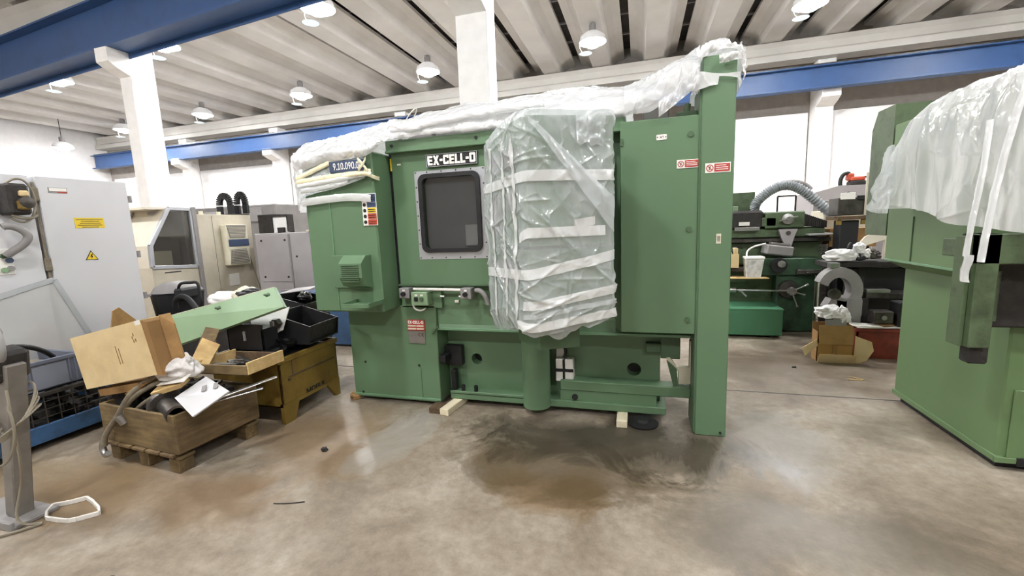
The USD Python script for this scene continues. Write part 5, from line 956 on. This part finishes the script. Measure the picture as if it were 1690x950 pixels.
# white panel, rag, boards on the heap
def quad_slab(c4, t, name, m_, par):
    c = np.array(c4, float); n_ = np.cross(c[1]-c[0], c[3]-c[0]); n_ /= np.linalg.norm(n_); return MB().hull(np.vstack([c, c-n_*t])).build(name, M[m_], par)
t = thing('sheet_metal_plate', 'white sheet-metal plate with two dark tape marks lying on the heap in the wooden box', 'panel', (-2.95, 2.15, .45)); quad_slab([(-2.787, 1.98, .40), (-2.619, 2.12, .533), (-2.91, 2.2, .587), (-3.008, 2.04, .488)], .012, 'plate', 'white_metal', t)
pn_ = np.cross(np.array((.168, .14, .133)), np.array((-.221, .06, .088))); pn_ /= np.linalg.norm(pn_)
for f, g_ in ((.62, .62), (.86, .45)):
    c = np.array((-2.787, 1.98, .40))+f*np.array((.168, .14, .133))+g_*np.array((-.221, .06, .088)); MB().bar(c+pn_*.001-.03*np.array((-.2, .3, .3)), c+pn_*.001+.03*np.array((-.2, .3, .3))*2, .03, .003, up=pn_, b=0).build('tape_mark', M['grey_metal'], t)
MB().add(*lump((-3.10, 2.15, .65), (.15, .11, .10), 15, .5, 5, 2.4)).build('rag', M['rag'], None, smooth=True, label='crumpled grey-white rag on top of the heap in the wooden box', cat='rag')
t = thing('board', 'pale board and torn paper sticking out below the crumpled rag', 'board', (-3.1, 2.1, .5)); quad_slab([(-3.17, 2.0, .52), (-2.98, 2.06, .575), (-3.0, 2.14, .60), (-3.20, 2.08, .55)], .03, 'plank', 'wood_light', t); quad_slab([(-3.16, 2.04, .565), (-2.93, 2.06, .60), (-2.95, 2.13, .63), (-3.15, 2.12, .59)], .004, 'paper', 'label_white', t)
for i, (a, b_, l) in enumerate((((-2.86, 2.05, .43), (-2.58, 2.35, .47), 'flat grey steel bar leaning on the right edge of the wooden box'), ((-2.80, 2.10, .45), (-2.55, 2.45, .52), 'second flat steel bar behind the first on the wooden box'))):
    t = thing('steel_bar', l, 'bar', a); MB().bar(a, b_, .04, .008).build('bar', M['steel'], t)
# wooden tray with dark scrap, behind the rag
wt = thing('wooden_tray', 'open wooden tray holding dark metal parts, between the rag and the yellow bin', 'tray', (-2.95, 2.5, .56)); TA = rz(.02) @ ry(-.02)
tc = np.array([-2.95, 2.52, .585]); tw, tdp, th = .47, .34, .07
for s_, nm in ((-1, 'front_board'), (1, 'back_board')): MB().obb(tc+TA @ np.array([0, s_*tdp/2, 0]), (tw, .018, th), TA, .003).build(nm, M['wood_pallet' if s_ < 0 else 'wood_dark'], wt)
for s_ in (-1, 1): MB().obb(tc+TA @ np.array([s_*tw/2, 0, .01]), (.018, tdp, th+.02), TA, .003).build('side_board', M['wood_light'], wt)
MB().obb(tc-TA @ np.array([0, 0, th/2]), (tw, tdp, .012), TA, .002).build('bottom', M['wood_dark'], wt)
mp_ = thing('metal_parts', 'dark metal profiles lying in the open wooden tray', 'metal parts', tuple(tc)); mb = MB(); r_ = random.Random(5)
for k in range(9):
    a_ = r_.uniform(-.6, .6); c = tc+np.array([r_.uniform(-.10, .10), r_.uniform(-.07, .07), -.012+.006*k*.4]); mb.obb(c, (r_.uniform(.12, .22), .03, .02), rz(a_), .003)
mb.build('profile', M['steel_dark'], mp_, kind='stuff')
t = thing('black_sheet_box', 'dark green open steel box standing behind the wooden tray', 'box', (-3.0, 2.85, .6)); 
mb = MB(); mb.box((-3.32, 2.74, .60), (-2.95, 2.755, .83), .003); mb.box((-3.32, 2.74, .60), (-3.305, 2.9, .83), .003); mb.box((-2.965, 2.74, .60), (-2.95, 2.9, .79), .003); mb.box((-3.32, 2.74, .6), (-2.95, 2.9, .615), .002); mb.build('shell', M['black'], t)
MB().box((-3.14, 2.725, .69), (-3.12, 2.742, .77), .004).build('handle', M['grey_metal'], t)
for i, (c4, l) in enumerate((([(-3.24, 2.32, .60), (-3.12, 2.36, .56), (-3.14, 2.52, .72), (-3.26, 2.48, .78)], 'pale plywood flap leaning left of the wooden tray'), ([(-3.34, 2.46, .66), (-3.24, 2.5, .64), (-3.22, 2.6, .82), (-3.34, 2.58, .84)], 'brown plywood flap behind the pale one, left of the wooden tray'))):
    t = thing('plywood_flap', l, 'board', c4[0]); quad_slab(c4, .012, 'board', ('wood_light', 'wood_pallet')[i], t)
# big cardboard box tilted on the heap
RB = ry(-math.radians(12)); bc = np.array([-3.47, 2.16, .765])
cbx = thing('cardboard_box', 'large pale cardboard box tilted on the scrap between the grey tote and the wooden box', 'box', tuple(bc))
V_ = lambda x, y, z: bc+RB @ np.array([x, y, z])
mb = MB(); mb.hull([V_(x, y-.05*0, z) for x in (-.375, .365) for y in (-.16, -.03) for z in (-.185, .195)]); cbm = mb.build('body', M['card'], cbx)
mb = MB(); mb.hull([V_(.367, y, z) for y in (-.16, -.03) for z in (-.19, .19)]+[V_(.385, y, z) for y in (-.14, -.03) for z in (-.20, .17)]); mb.build('side_flap', M['card_side'], cbx)
mb = MB(); mb.hull([V_(.392, y, z) for y in (-.06, .02) for z in (-.16, .20)]+[V_(.45, y, z) for y in (-.02, -.01) for z in (-.17, .12)]); mb.build('side_flap', M['card_brown'], cbx)
mb = MB()
for k, (x, z, h) in enumerate(((.05, .0, .13), (.075, -.01, .11))): mb.hull([V_(x+dx, y, z+dz) for dx in (0, .008) for y in (-.1605, -.159) for dz in (-h/2, h/2)])
for x, z in ((.24, .08), (.255, .10), (.245, .055), (.265, .06)): mb.hull([V_(x+dx, y, z+dz) for dx in (0, .01) for y in (-.1605, -.159) for dz in (0, .022)])
mb.build('printed_mark', M['card_side'], cbx, kind='stuff'); mb = MB(); mb.hull([V_(.31+dx, y, .165+dz) for dx in (0, .05) for y in (-.1615, -.16) for dz in (0, .03)]); mb.build('tape_corner', M['label_white'], cbx)
t = thing('cardboard_flap', 'brown torn cardboard flap standing up behind the big cardboard box', 'cardboard', (-3.9, 2.6, .8)); MB().prism([(2.46, .80), (2.50, .97), (2.55, .99), (2.66, .86), (2.66, .80)], (-4.25, 0, 0), Y, Z, .01).build('sheet', M['card_brown'], t); MB().box((-4.3, 2.40, .44), (-4.22, 2.7, .81), .004).build('lower_sheet', M['card_brown'], t)
t = thing('flat_carton', 'crushed brown carton under the big cardboard box, above the wooden box edge', 'carton', (-3.6, 2.2, .5)); quad_slab([(-3.72, 2.02, .50), (-3.30, 2.02, .58), (-3.30, 2.38, .60), (-3.72, 2.38, .52)], .05, 'body', 'card_brown', t); quad_slab([(-3.42, 2.0, .50), (-3.26, 2.02, .58), (-3.26, 2.1, .60), (-3.42, 2.08, .53)], .02, 'flap', 'card_side', t); MB().box((-3.70, 2.08, .30), (-3.45, 2.36, .49), .01).build('support', M['dark'], t)
# long pale green cover panel
gp = thing('cover_panel', 'long pale green sheet-metal cover with two turn knobs, leaning across the bins', 'panel', (-3.4, 2.75, .9))
c4 = np.array([(-4.23, 2.80, .825), (-4.0, 2.66, .585), (-2.62, 2.66, 1.0), (-2.835, 2.80, 1.13)]); 
n_ = np.cross(c4[1]-c4[0], c4[3]-c4[0]); n_ /= np.linalg.norm(n_); n_ = n_ if n_[1] < 0 else -n_
MB().hull(np.vstack([c4, c4-n_*.03])).build('sheet', M['green_pale'], gp); e_ = c4[3]-c4[0]; MB().hull(np.vstack([c4[:1]+Z*.004, c4[3:]+Z*.004, c4[:1]-n_*.032+Z*.004, c4[3:]-n_*.032+Z*.004, c4[:1], c4[3:], c4[:1]-n_*.032, c4[3:]-n_*.032])).build('edge_strip', M['cream'], gp)
for f in (.565, .945):
    c = c4[0]+(c4[3]-c4[0])*f+(c4[1]-c4[0])*.20; q = MB(); q.lathe([(0, 0), (.022, 0), (.022, .015), (.012, .02), (0, .02)], c, n_, 16); q.obb(c+n_*.022, (.055, .016, .018), np.array([X, np.cross(n_, X)/np.linalg.norm(np.cross(n_, X)), n_]).T, .004); q.build('turn_knob', M['green_dark'], gp)
    q = MB(); q.obb(c+(c4[1]-c4[0])*.18+n_*.001, (.035, .012, .004), np.array([X, np.cross(n_, X)/np.linalg.norm(np.cross(n_, X)), n_]).T, .001); q.build('slot', M['green_dark'], gp)
q = c4[0]+(c4[3]-c4[0])*.36; q2 = c4[1]+(c4[2]-c4[1])*.36; MB().bar(q+n_*.0005, q2+n_*.0005, .004, .002, up=n_, b=0).build('joint', M['green_dark'], gp)
# yellow steel bin
yb = thing('steel_bin', 'dirty yellow steel bin on feet, stencilled on its side, heaped with black parts', 'bin', (-3.15, 3.0, 0))
bx0, bx1, by0, by1, bz0, bz1 = -3.5, -2.79, 2.71, 3.40, .14, .555
mb = MB(); t = .015
mb.box((bx1-t, by0, bz0), (bx1, by1, bz1), .003); mb.box((bx0, by0, bz0), (bx0+t, by1, bz1), .003); mb.box((bx0, by0, bz0), (bx1, by0+t, bz1), .003); mb.box((bx0, by1-t, bz0), (bx1, by1, bz1), .003); mb.box((bx0, by0, bz0), (bx1, by1, bz0+t), .003); mb.build('tub', M['yellow_bin'], yb)
mb = MB(); mb.box((bx1-.01, by0-.012, bz1-.045), (bx1+.014, by1+.012, bz1), .005); mb.box((bx0-.014, by0-.012, bz1-.045), (bx0+.01, by1+.012, bz1), .005); mb.box((bx0, by0-.014, bz1-.045), (bx1, by0+.01, bz1), .005); mb.box((bx0, by1-.01, bz1-.045), (bx1, by1+.014, bz1), .005); mb.build('rim', M['yellow_bin'], yb)
[MB().prism([(by0, 0), (by0+.11, 0), (by0+.17, .14), (by1-.16, .14), (by1-.06, .0), (by1, 0), (by1, .17), (by0, .17)], (xx, 0, 0), Y, Z, .034).build('skid', M['yellow_bin'], yb) for xx in (bx1-.03, bx0)]
mb = MB(); mb.box((bx1-.004, by0+.1, .37), (bx1+.004, by1-.04, .385), .002); mb.box((bx1-.004, by0+.13, .385), (bx1+.004, by0+.14, .51), .002); mb.build('weld_seam', M['wood_dark'], yb)
MB().text('MOBUL', .042, (bx1+.0005, by0+.26, .165), Y, Z, .003, True, .24).build('stencil', M['ink'], yb)
MB().lathe([(0, 0), (.012, 0), (.012, .01), (0, .01)], (bx1, by0+.09, .36), (1, 0, 0), 12).build('drain_screw', M['wood_dark'], yb)
bh = MB(); r_ = random.Random(12)
bh.grid(np.array([[(x, y, .52+.05*math.sin(math.pi*(x-bx0)/.7)*math.sin(math.pi*(y-by0)/.7)) for y in np.linspace(by0+.02, by1-.02, 16)] for x in np.linspace(bx0+.02, bx1-.02, 16)])); bh.build('bin_filling', M['black'], None, kind='stuff', label='black sludge and small parts filling the yellow steel bin', cat='scrap')
for i, (c, r, ax, l) in enumerate((((-2.93, 2.82, .60), .10, (.35, -.25, 1), 'large black rubber ring lying at the front of the yellow bin'), ((-2.92, 2.95, .65), .085, (.5, -.1, 1), 'black rubber ring behind the large one in the yellow bin'))):
    t = thing('rubber_ring', l, 'ring', c); MB().lathe([(r*.55, -.02), (r*.95, -.025), (r, 0), (r*.95, .025), (r*.55, .02), (r*.5, 0), (r*.55, -.02)], c, ax, 30).build('ring', M['black_gloss'], t, smooth=40); MB().lathe([(0, -.015), (r*.54, -.015), (r*.54, .01), (r*.2, .02), (0, .02)], c, ax, 24).build('hub', M['black_gloss'], t, smooth=30)
t = thing('white_sheet', 'white plastic sheet with a black hexagonal cap, standing under the green cover panel', 'sheet', (-3.0, 2.98, .65)); quad_slab([(-3.27, 2.93, .82), (-3.17, 2.90, .63), (-2.93, 2.93, .74), (-2.90, 3.0, .93)], .01, 'sheet', 'white', t)
MB().lathe([(0, 0), (.045, 0), (.05, .02), (.04, .05), (0, .05)], (-2.965, 2.925, .80), (.15, -1, .1), 6).build('hex_cap', M['steel_dark'], t); MB().box((-2.99, 2.86, .785), (-2.95, 2.875, .83), .003).build('cap_label', M['grey_box'], t)
t = thing('grey_clamp', 'small grey metal clamp at the lower corner of the white sheet', 'clamp', (-3.1, 2.86, .64)); MB().obb((-3.10, 2.87, .67), (.10, .04, .05), rz(.4) @ ry(-.4), .006).build('body', M['grey_metal'], t); MB().cyl((-3.08, 2.86, .69), (-3.03, 2.84, .71), .012, n=12).build('screw', M['steel'], t)
def black_bin(c, size, label, R_):
    t = thing('stacking_bin', label, 'bin', tuple(c)); w, d, h = size; th = .012; c = np.array(c, float)
    mb = MB(); mb.obb(c+R_ @ np.array([0, 0, th/2]), (w, d, th), R_, .002)
    mb.build('bottom', M['black'], t)
    MB().obb(c+R_ @ np.array([w/2-.01, 0, h*.30]), (th, d, h*.60), R_ @ ry(.25), .002).build('front', M['dark'], t)
    MB().obb(c+R_ @ np.array([-w/2, 0, h/2]), (th, d, h), R_, .002).build('back', M['black'], t)
    for s_ in (-1, 1):
        MB().prism([(-w/2, 0), (w/2, 0), (w/2+.02, h*.58), (-w/2, h)], c+R_ @ np.array([0, s_*d/2+th/2, 0]), R_[:, 0], R_[:, 2], th).build('side', M['black'], t)
    return t
black_bin((-2.92, 3.19, .60), (.36, .40, .27), 'black open-fronted stacking bin standing in the rear corner of the yellow bin', rz(.08))
black_bin((-3.32, 3.6, .74), (.36, .40, .22), 'black stacking bin with small parts, behind and above the first stacking bin', rz(.1)); t = thing('bin_stand', 'dark steel stand carrying the rear stacking bin', 'stand', (-3.3, 3.6, 0)); B((-3.5, 3.44, 0), (-3.14, 3.8, .735), 'pedestal', M['dark'], t, .01)
mb = MB(); r_ = random.Random(8); [mb.obb((-2.95+r_.uniform(-.1, .1), 3.19+r_.uniform(-.13, .13), .64+r_.uniform(0, .04)), (r_.uniform(.03, .08), r_.uniform(.02, .06), r_.uniform(.02, .05)), rz(r_.uniform(0, 3)), .004) for _ in range(22)]; mb.build('small_parts', M['steel_dark'], None, kind='stuff', label='small dark parts lying in the front black stacking bin', cat='parts')
t = thing('chrome_fitting', 'small shiny fittings and grey sheet on the rear stacking bin', 'fittings', (-3.2, 3.55, .95)); MB().add(*lump((-3.18, 3.5, .93), (.07, .06, .05), 17, .4, 3)).build('cap', M['black_gloss'], t, smooth=True); MB().cyl((-3.16, 3.44, .97), (-3.13, 3.42, .99), .014, n=12).build('fitting', M['steel'], t, smooth=40); quad_slab([(-3.5, 3.5, .96), (-3.2, 3.6, .99), (-3.26, 3.8, 1.0), (-3.5, 3.75, .98)], .008, 'sheet', 'grey_cab', t)

# ---- machines in the left background
bm = thing('enclosed_lathe', 'beige enclosed machine tool with a slanted front and a large aluminium-framed side window', 'machine', (-7.0, 4.7, 0))
prof = [(4.31, .1), (5.0, .1), (5.0, 1.99), (4.64, 1.99), (4.335, 1.46), (4.31, 1.2)]
MB().prism([(4.31, .1), (5.0, .1), (5.0, 1.12), (4.31, 1.16)], (-8.3, 0, 0), Y, Z, 1.9).build('body', M['beige'], bm)
mb = MB(); mb.prism([(4.96, 1.12), (5.0, 1.12), (5.0, 1.99), (4.96, 1.99)], (-8.3, 0, 0), Y, Z, 1.86); mb.prism([(4.36, 1.96), (5.0, 1.96), (5.0, 1.99), (4.36, 1.99)], (-8.3, .0, 0), Y, Z, 1.86); mb.prism([(4.31, 1.1), (4.36, 1.1), (4.36, 1.45), (4.665, 1.97), (4.63, 1.99), (4.315, 1.46)], (-8.3, 0, 0), Y, Z, 1.87); mb.build('hood', M['beige_light'], bm)
pts = [(4.64, 1.975), (4.335, 1.465), (4.32, 1.17), (4.95, 1.125), (4.955, 1.97)]
mb = MB()
for a, b_ in zip(pts, pts[1:]+pts[:1]): mb.bar((-6.40, *a), (-6.40, *b_), .05, .045, up=(1, 0, 0), b=.004)
wf = mb.build('window_frame', M['alu'], bm); MB().prism(pts, (-6.415, 0, 0), Y, Z, .006).build('window_pane', M['glass'], bm)
MB().box((-6.75, 4.46, 1.16), (-6.55, 4.72, 1.38), .01).build('inner_tank', M['cream'], bm); MB().box((-8.2, 4.9, 1.1), (-6.5, 4.94, 1.95), .002).build('inner_wall', M['grey_cab'], bm)
MB().box((-6.405, 4.47, 1.07), (-6.395, 4.70, 1.085), .002).build('grab_slot', M['ink'], bm); mb = MB(); mb.box((-6.42, 4.96, .1), (-6.36, 5.02, 2.0), .006); mb.build('corner_post', M['grey_metal'], bm)
mb = MB(); mb.bar((-7.0, 4.34, 1.52), (-7.0, 4.58, 1.94), .02, .03, up=(1, 0, 0)); mb.build('slope_rib', M['grey_metal'], bm); MB().bar((-7.6, 4.40, 1.62), (-7.6, 4.52, 1.83), .5, .02, up=(0, -.8, .5)).build('slope_window', M['dark'], bm)
MB().bar((-6.62, 4.555, 1.9), (-6.62, 4.575, 1.935), .14, .008, up=(0, -.86, .5), b=0).build('badge', M['grey_cab'], bm)
bc_ = thing('control_cabinet', 'tall beige control cabinet with a louvred cooling unit on its side, behind the enclosed lathe', 'cabinet', (-6.9, 5.55, 0))
B((-7.4, 5.03, 0), (-6.4, 6.0, 1.90), 'carcass', M['beige'], bc_, .006)
mb = MB(); mb.box((-6.402, 5.28, .2), (-6.396, 5.285, 1.88), 0); mb.build('door_gap', M['grey_metal'], bc_)
ac = B((-6.40, 5.40, 1.085), (-6.27, 5.79, 1.735), 'cooling_unit', M['cream'], bc_, .012)
XA = -6.262
for (za, zb2, wa, wb2) in ((1.53, 1.71, .13, .17), (1.12, 1.32, .17, .13)):
    c = 5.585; mb = MB(); nl = 9
    for k in range(nl):
        f = k/(nl-1); w = wa+(wb2-wa)*f; z = za+(zb2-za)*f; mb.box((XA-.006, c-w, z), (XA+.004, c+w, z+.009), .001)
    mb.build('grille', M['beige'], ac, kind='stuff'); MB().prism([(c-wa-.01, za-.01), (c+wa+.01, za-.01), (c+wb2+.01, zb2+.02), (c-wb2-.01, zb2+.02)], (XA-.008, 0, 0), Y, Z, .005).build('grille_back', M['grey_box'], ac)
MB().box((XA-.004, 5.41, 1.39), (XA+.004, 5.78, 1.50), .002).build('display_band', M['navy'], ac); MB().box((-6.40, 5.45, .75), (-6.385, 5.63, .945), .003).build('document_pocket', M['label_white'], bc_)
MB().tube([(-6.36, 5.80, 1.45), (-6.33, 5.85, 1.1), (-6.33, 5.97, .62)], .01, 6).build('cable', M['cable'], bc_)
cc = thing('cable_chain', 'black looped cable carrier chain on top of the beige control cabinet', 'cable chain', (-6.7, 5.7, 1.9))
def chain(y, x0, x1, h, n=16):
    mb = MB(); a = np.linspace(math.pi, 0, n); pts = [(x0, y, 1.91), (x0, y, 1.91+h*.5)]+[((x0+x1)/2+(x1-x0)/2*math.cos(t), y, 1.91+h*.55+h*.45*math.sin(t)) for t in a]+[(x1, y, 1.91+h*.5), (x1, y, 1.91)]
    for k, (p, q) in enumerate(zip(pts[:-1], pts[1:])): mb.bar(p, np.array(q)*.92+np.array(p)*.08, .10, .05, up=(0, 1, 0), b=.004)
    return mb
chain(5.75, -6.75, -6.52, .31).build('chain', M['rubber'], cc); chain(5.95, -6.60, -6.42, .34).build('chain', M['rubber'], cc); MB().box((-6.85, 5.6, 1.9), (-6.4, 5.98, 1.915), .002).build('mount', M['dark'], cc)
mb = MB(); mb.cyl((-6.5, 5.2, 1.9), (-6.5, 5.2, 1.95), .03, n=12); t = thing('lifting_eye', 'small pale lifting eyes on top of the beige control cabinet', 'lifting eyes', (-6.5, 5.3, 1.9)); mb.cyl((-6.5, 5.5, 1.9), (-6.5, 5.5, 1.95), .03, n=12); mb.build('eye', M['cream'], t, smooth=40)
dm = thing('dark_machine', 'dark grey machine housing showing above the beige cabinets before the white wall', 'machine', (-9.5, 9, 0)); B((-11.6, 9.0, 0), (-8.8, 10.5, 2.32), 'housing', M['grey_box'], dm, .02); B((-9.9, 8.98, 1.9), (-9.2, 9.01, 2.25), 'cover', M['grey_metal'], dm, .004); B((-11.2, 8.98, 1.9), (-10.4, 9.01, 2.2), 'cover', M['grey_cab'], dm, .004)
g2 = thing('steel_cabinet', 'dull grey steel machine cabinet between the beige control cabinet and the green machine', 'cabinet', (-5.3, 5.9, 0))
B((-5.94, 5.6, .45), (-4.4, 6.4, 1.575), 'carcass', M['grey_cab'], g2, .01); B((-5.86, 5.59, .80), (-5.28, 5.602, 1.55), 'door', M['grey_cab'], g2, .004); B((-5.94, 5.62, 0), (-4.4, 6.38, .45), 'plinth', M['dark'], g2, .006)
mb = MB(); [mb.cyl((x, 5.592, z), (x, 5.58, z), .016, n=12) for x in (-5.80, -5.34) for z in (.88, 1.46)]; mb.cyl((-5.15, 5.602, 1.2), (-5.15, 5.59, 1.2), .016, n=12); mb.build('lock', M['dark'], g2)
MB().box((-5.27, 5.585, .50), (-5.25, 5.602, 1.55), .002).build('seam', M['grey_metal'], g2); MB().box((-4.9, 5.56, 1.575), (-4.42, 6.4, 1.60), .004).build('top_ledge', M['beige'], g2)
pf_ = thing('picture_frame', 'small dark-framed panel with a white field on top of the dull grey steel cabinet', 'panel', (-5.57, 5.8, 1.58)); [MB().bar(a, b_, .03, .03, up=(0, 1, 0)).build('frame_bar', M['dark'], pf_) for a, b_ in (((-5.76, 5.8, 1.59), (-5.76, 5.8, 1.85)), ((-5.76, 5.8, 1.85), (-5.44, 5.8, 1.85)), ((-5.44, 5.8, 1.85), (-5.44, 5.8, 1.59)))]; MB().box((-5.75, 5.81, 1.58), (-5.45, 5.815, 1.84), 0).build('field', M['white'], pf_); MB().box((-5.62, 5.75, 1.58), (-5.50, 5.8, 1.66), .004).build('knob', M['dark'], pf_)
t = thing('pallet_cover', 'narrow dark gap machine part between the beige control cabinet and the dull steel cabinet', 'machine part', (-6.1, 6.3, 0)); B((-6.36, 6.1, 0), (-5.96, 6.5, 1.9), 'body', M['dark'], t, .01); [MB().tube([(-6.2, 6.08, 1.2+.12*k), (-6.1, 6.05, 1.22+.12*k), (-6.0, 6.08, 1.2+.12*k)], .02, 8).build('pipe', M['hose'], t) for k in range(3)]
bb = thing('blue_machine_base', 'low blue steel machine base between the yellow bin and the green machine', 'machine base', (-4.2, 5.1, 0)); B((-4.95, 4.87, .03), (-3.62, 5.5, .69), 'body', M['blue_base'], bb, .01); B((-4.9, 4.9, 0), (-3.66, 5.45, .03), 'plinth', M['black'], bb, .002); B((-4.97, 4.86, .69), (-4.3, 5.4, .74), 'top_plate', M['blue_base'], bb, .006)
t = thing('grey_lever', 'thin grey rod lying across the top of the blue machine base', 'rod', (-4.6, 4.9, .75)); MB().bar((-4.85, 4.92, .76), (-4.35, 4.98, .78), .03, .03).build('rod', M['grey_metal'], t)
# wet vacuum bin
vc = thing('wet_vacuum', 'black wet vacuum drum with grey lid and push handle behind the green cover panel', 'vacuum cleaner', (-5.4, 3.9, .0))
mb = MB(); mb.lathe([(0, .56), (.22, .56), (.235, .60), (.265, .88), (.275, .90), (.25, .91), (0, .91)], (-5.42, 3.9, 0), n=30); mb.build('drum', M['black'], vc, smooth=35)
MB().lathe([(0, 1.04), (.12, 1.03), (.22, .98), (.26, .915), (0, .915)], (-5.42, 3.9, 0), n=30).build('lid', M['grey_metal'], vc, smooth=40); MB().box((-5.60, 3.62, .89), (-5.48, 3.70, .91), .004).build('latch', M['grey_metal'], vc); MB().box((-5.22, 3.7, .85), (-5.1, 3.95, .97), .02).build('motor_block', M['rubber'], vc)
MB().tube([(-5.18, 3.74, .93), (-5.10, 3.72, 1.03), (-4.93, 3.72, 1.045), (-4.85, 3.72, 1.04), (-4.83, 3.72, .95), (-4.84, 3.72, .78), (-4.88, 3.72, .74), (-5.10, 3.74, .69)], .016, 10, 4).build('push_handle', M['rubber'], vc, smooth=50)
MB().tube([(-5.15, 3.66, .75), (-5.05, 3.62, .88), (-4.92, 3.6, .90), (-4.80, 3.58, .85), (-4.66, 3.56, .72)], .03, 10).build('hose', M['rubber'], vc, smooth=50); mb = MB(); mb.box((-5.62, 3.7, 0), (-5.22, 4.1, .55), .02); mb.build('trolley', M['dark'], vc)
t = thing('white_sack', 'white and bluish plastic sacks lying behind the green cover panel', 'sack', (-4.5, 3.9, .7)); MB().add(*lump((-4.50, 3.80, .83), (.26, .14, .10), 21, .3)).build('sack', M['white'], t, smooth=True); MB().add(*lump((-4.22, 3.78, .87), (.15, .12, .12), 22, .4)).build('sack', M['cream'], t, smooth=True); B((-4.62, 3.66, .0), (-4.12, 3.95, .78), 'support', M['dark'], t, .01)
t = thing('dark_rag', 'black greasy cloth at the top edge of the green cover panel', 'cloth', (-4.0, 3.6, .9)); MB().add(*lump((-3.98, 3.62, .93), (.16, .1, .06), 24, .5)).build('cloth', M['black'], t, smooth=True); B((-4.08, 3.55, 0), (-3.88, 3.72, .9), 'support', M['dark'], t, .01)
t = thing('brown_carton', 'brown carton and wooden slats between the white cabinet and the vacuum drum', 'carton', (-5.75, 3.6, 0)); B((-5.95, 3.45, .0), (-5.71, 3.70, .80), 'body', M['card_brown'], t, .004); MB().bar((-5.88, 3.44, .80), (-5.68, 3.48, .92), .06, .015).build('slat', M['wood_light'], t)
# scraps on the floor
for i, (u, v, s, l, m_) in enumerate(((-2.17, 2.42, .025, 'black nut lying on the floor in front of the green plinth', 'black'), (-2.55, 3.32, .06, 'brown leaf-like scraps on the floor beside the yellow bin', 'card_brown'), (-1.95, 1.85, .05, 'thin bent wire on the floor left of centre', 'dark'), (-2.35, 1.2, .012, 'tiny dark crumb on the floor at the lower left', 'black'), (-.9, 1.4, .012, 'tiny dark crumb on the floor at the lower middle', 'black'))):
    t = thing('floor_scrap', l, 'scrap', (u, v, 0))
    if i == 2: MB().tube([(u-.09, v-.02, .004), (u, v, .005), (u+.08, v+.035, .004)], .003, 6).build('wire', M[m_], t)
    else: MB().add(*lump((u, v, s*.4), (s, s*.8, s*.7), 30+i, .4, 2)).build('piece', M[m_], t)
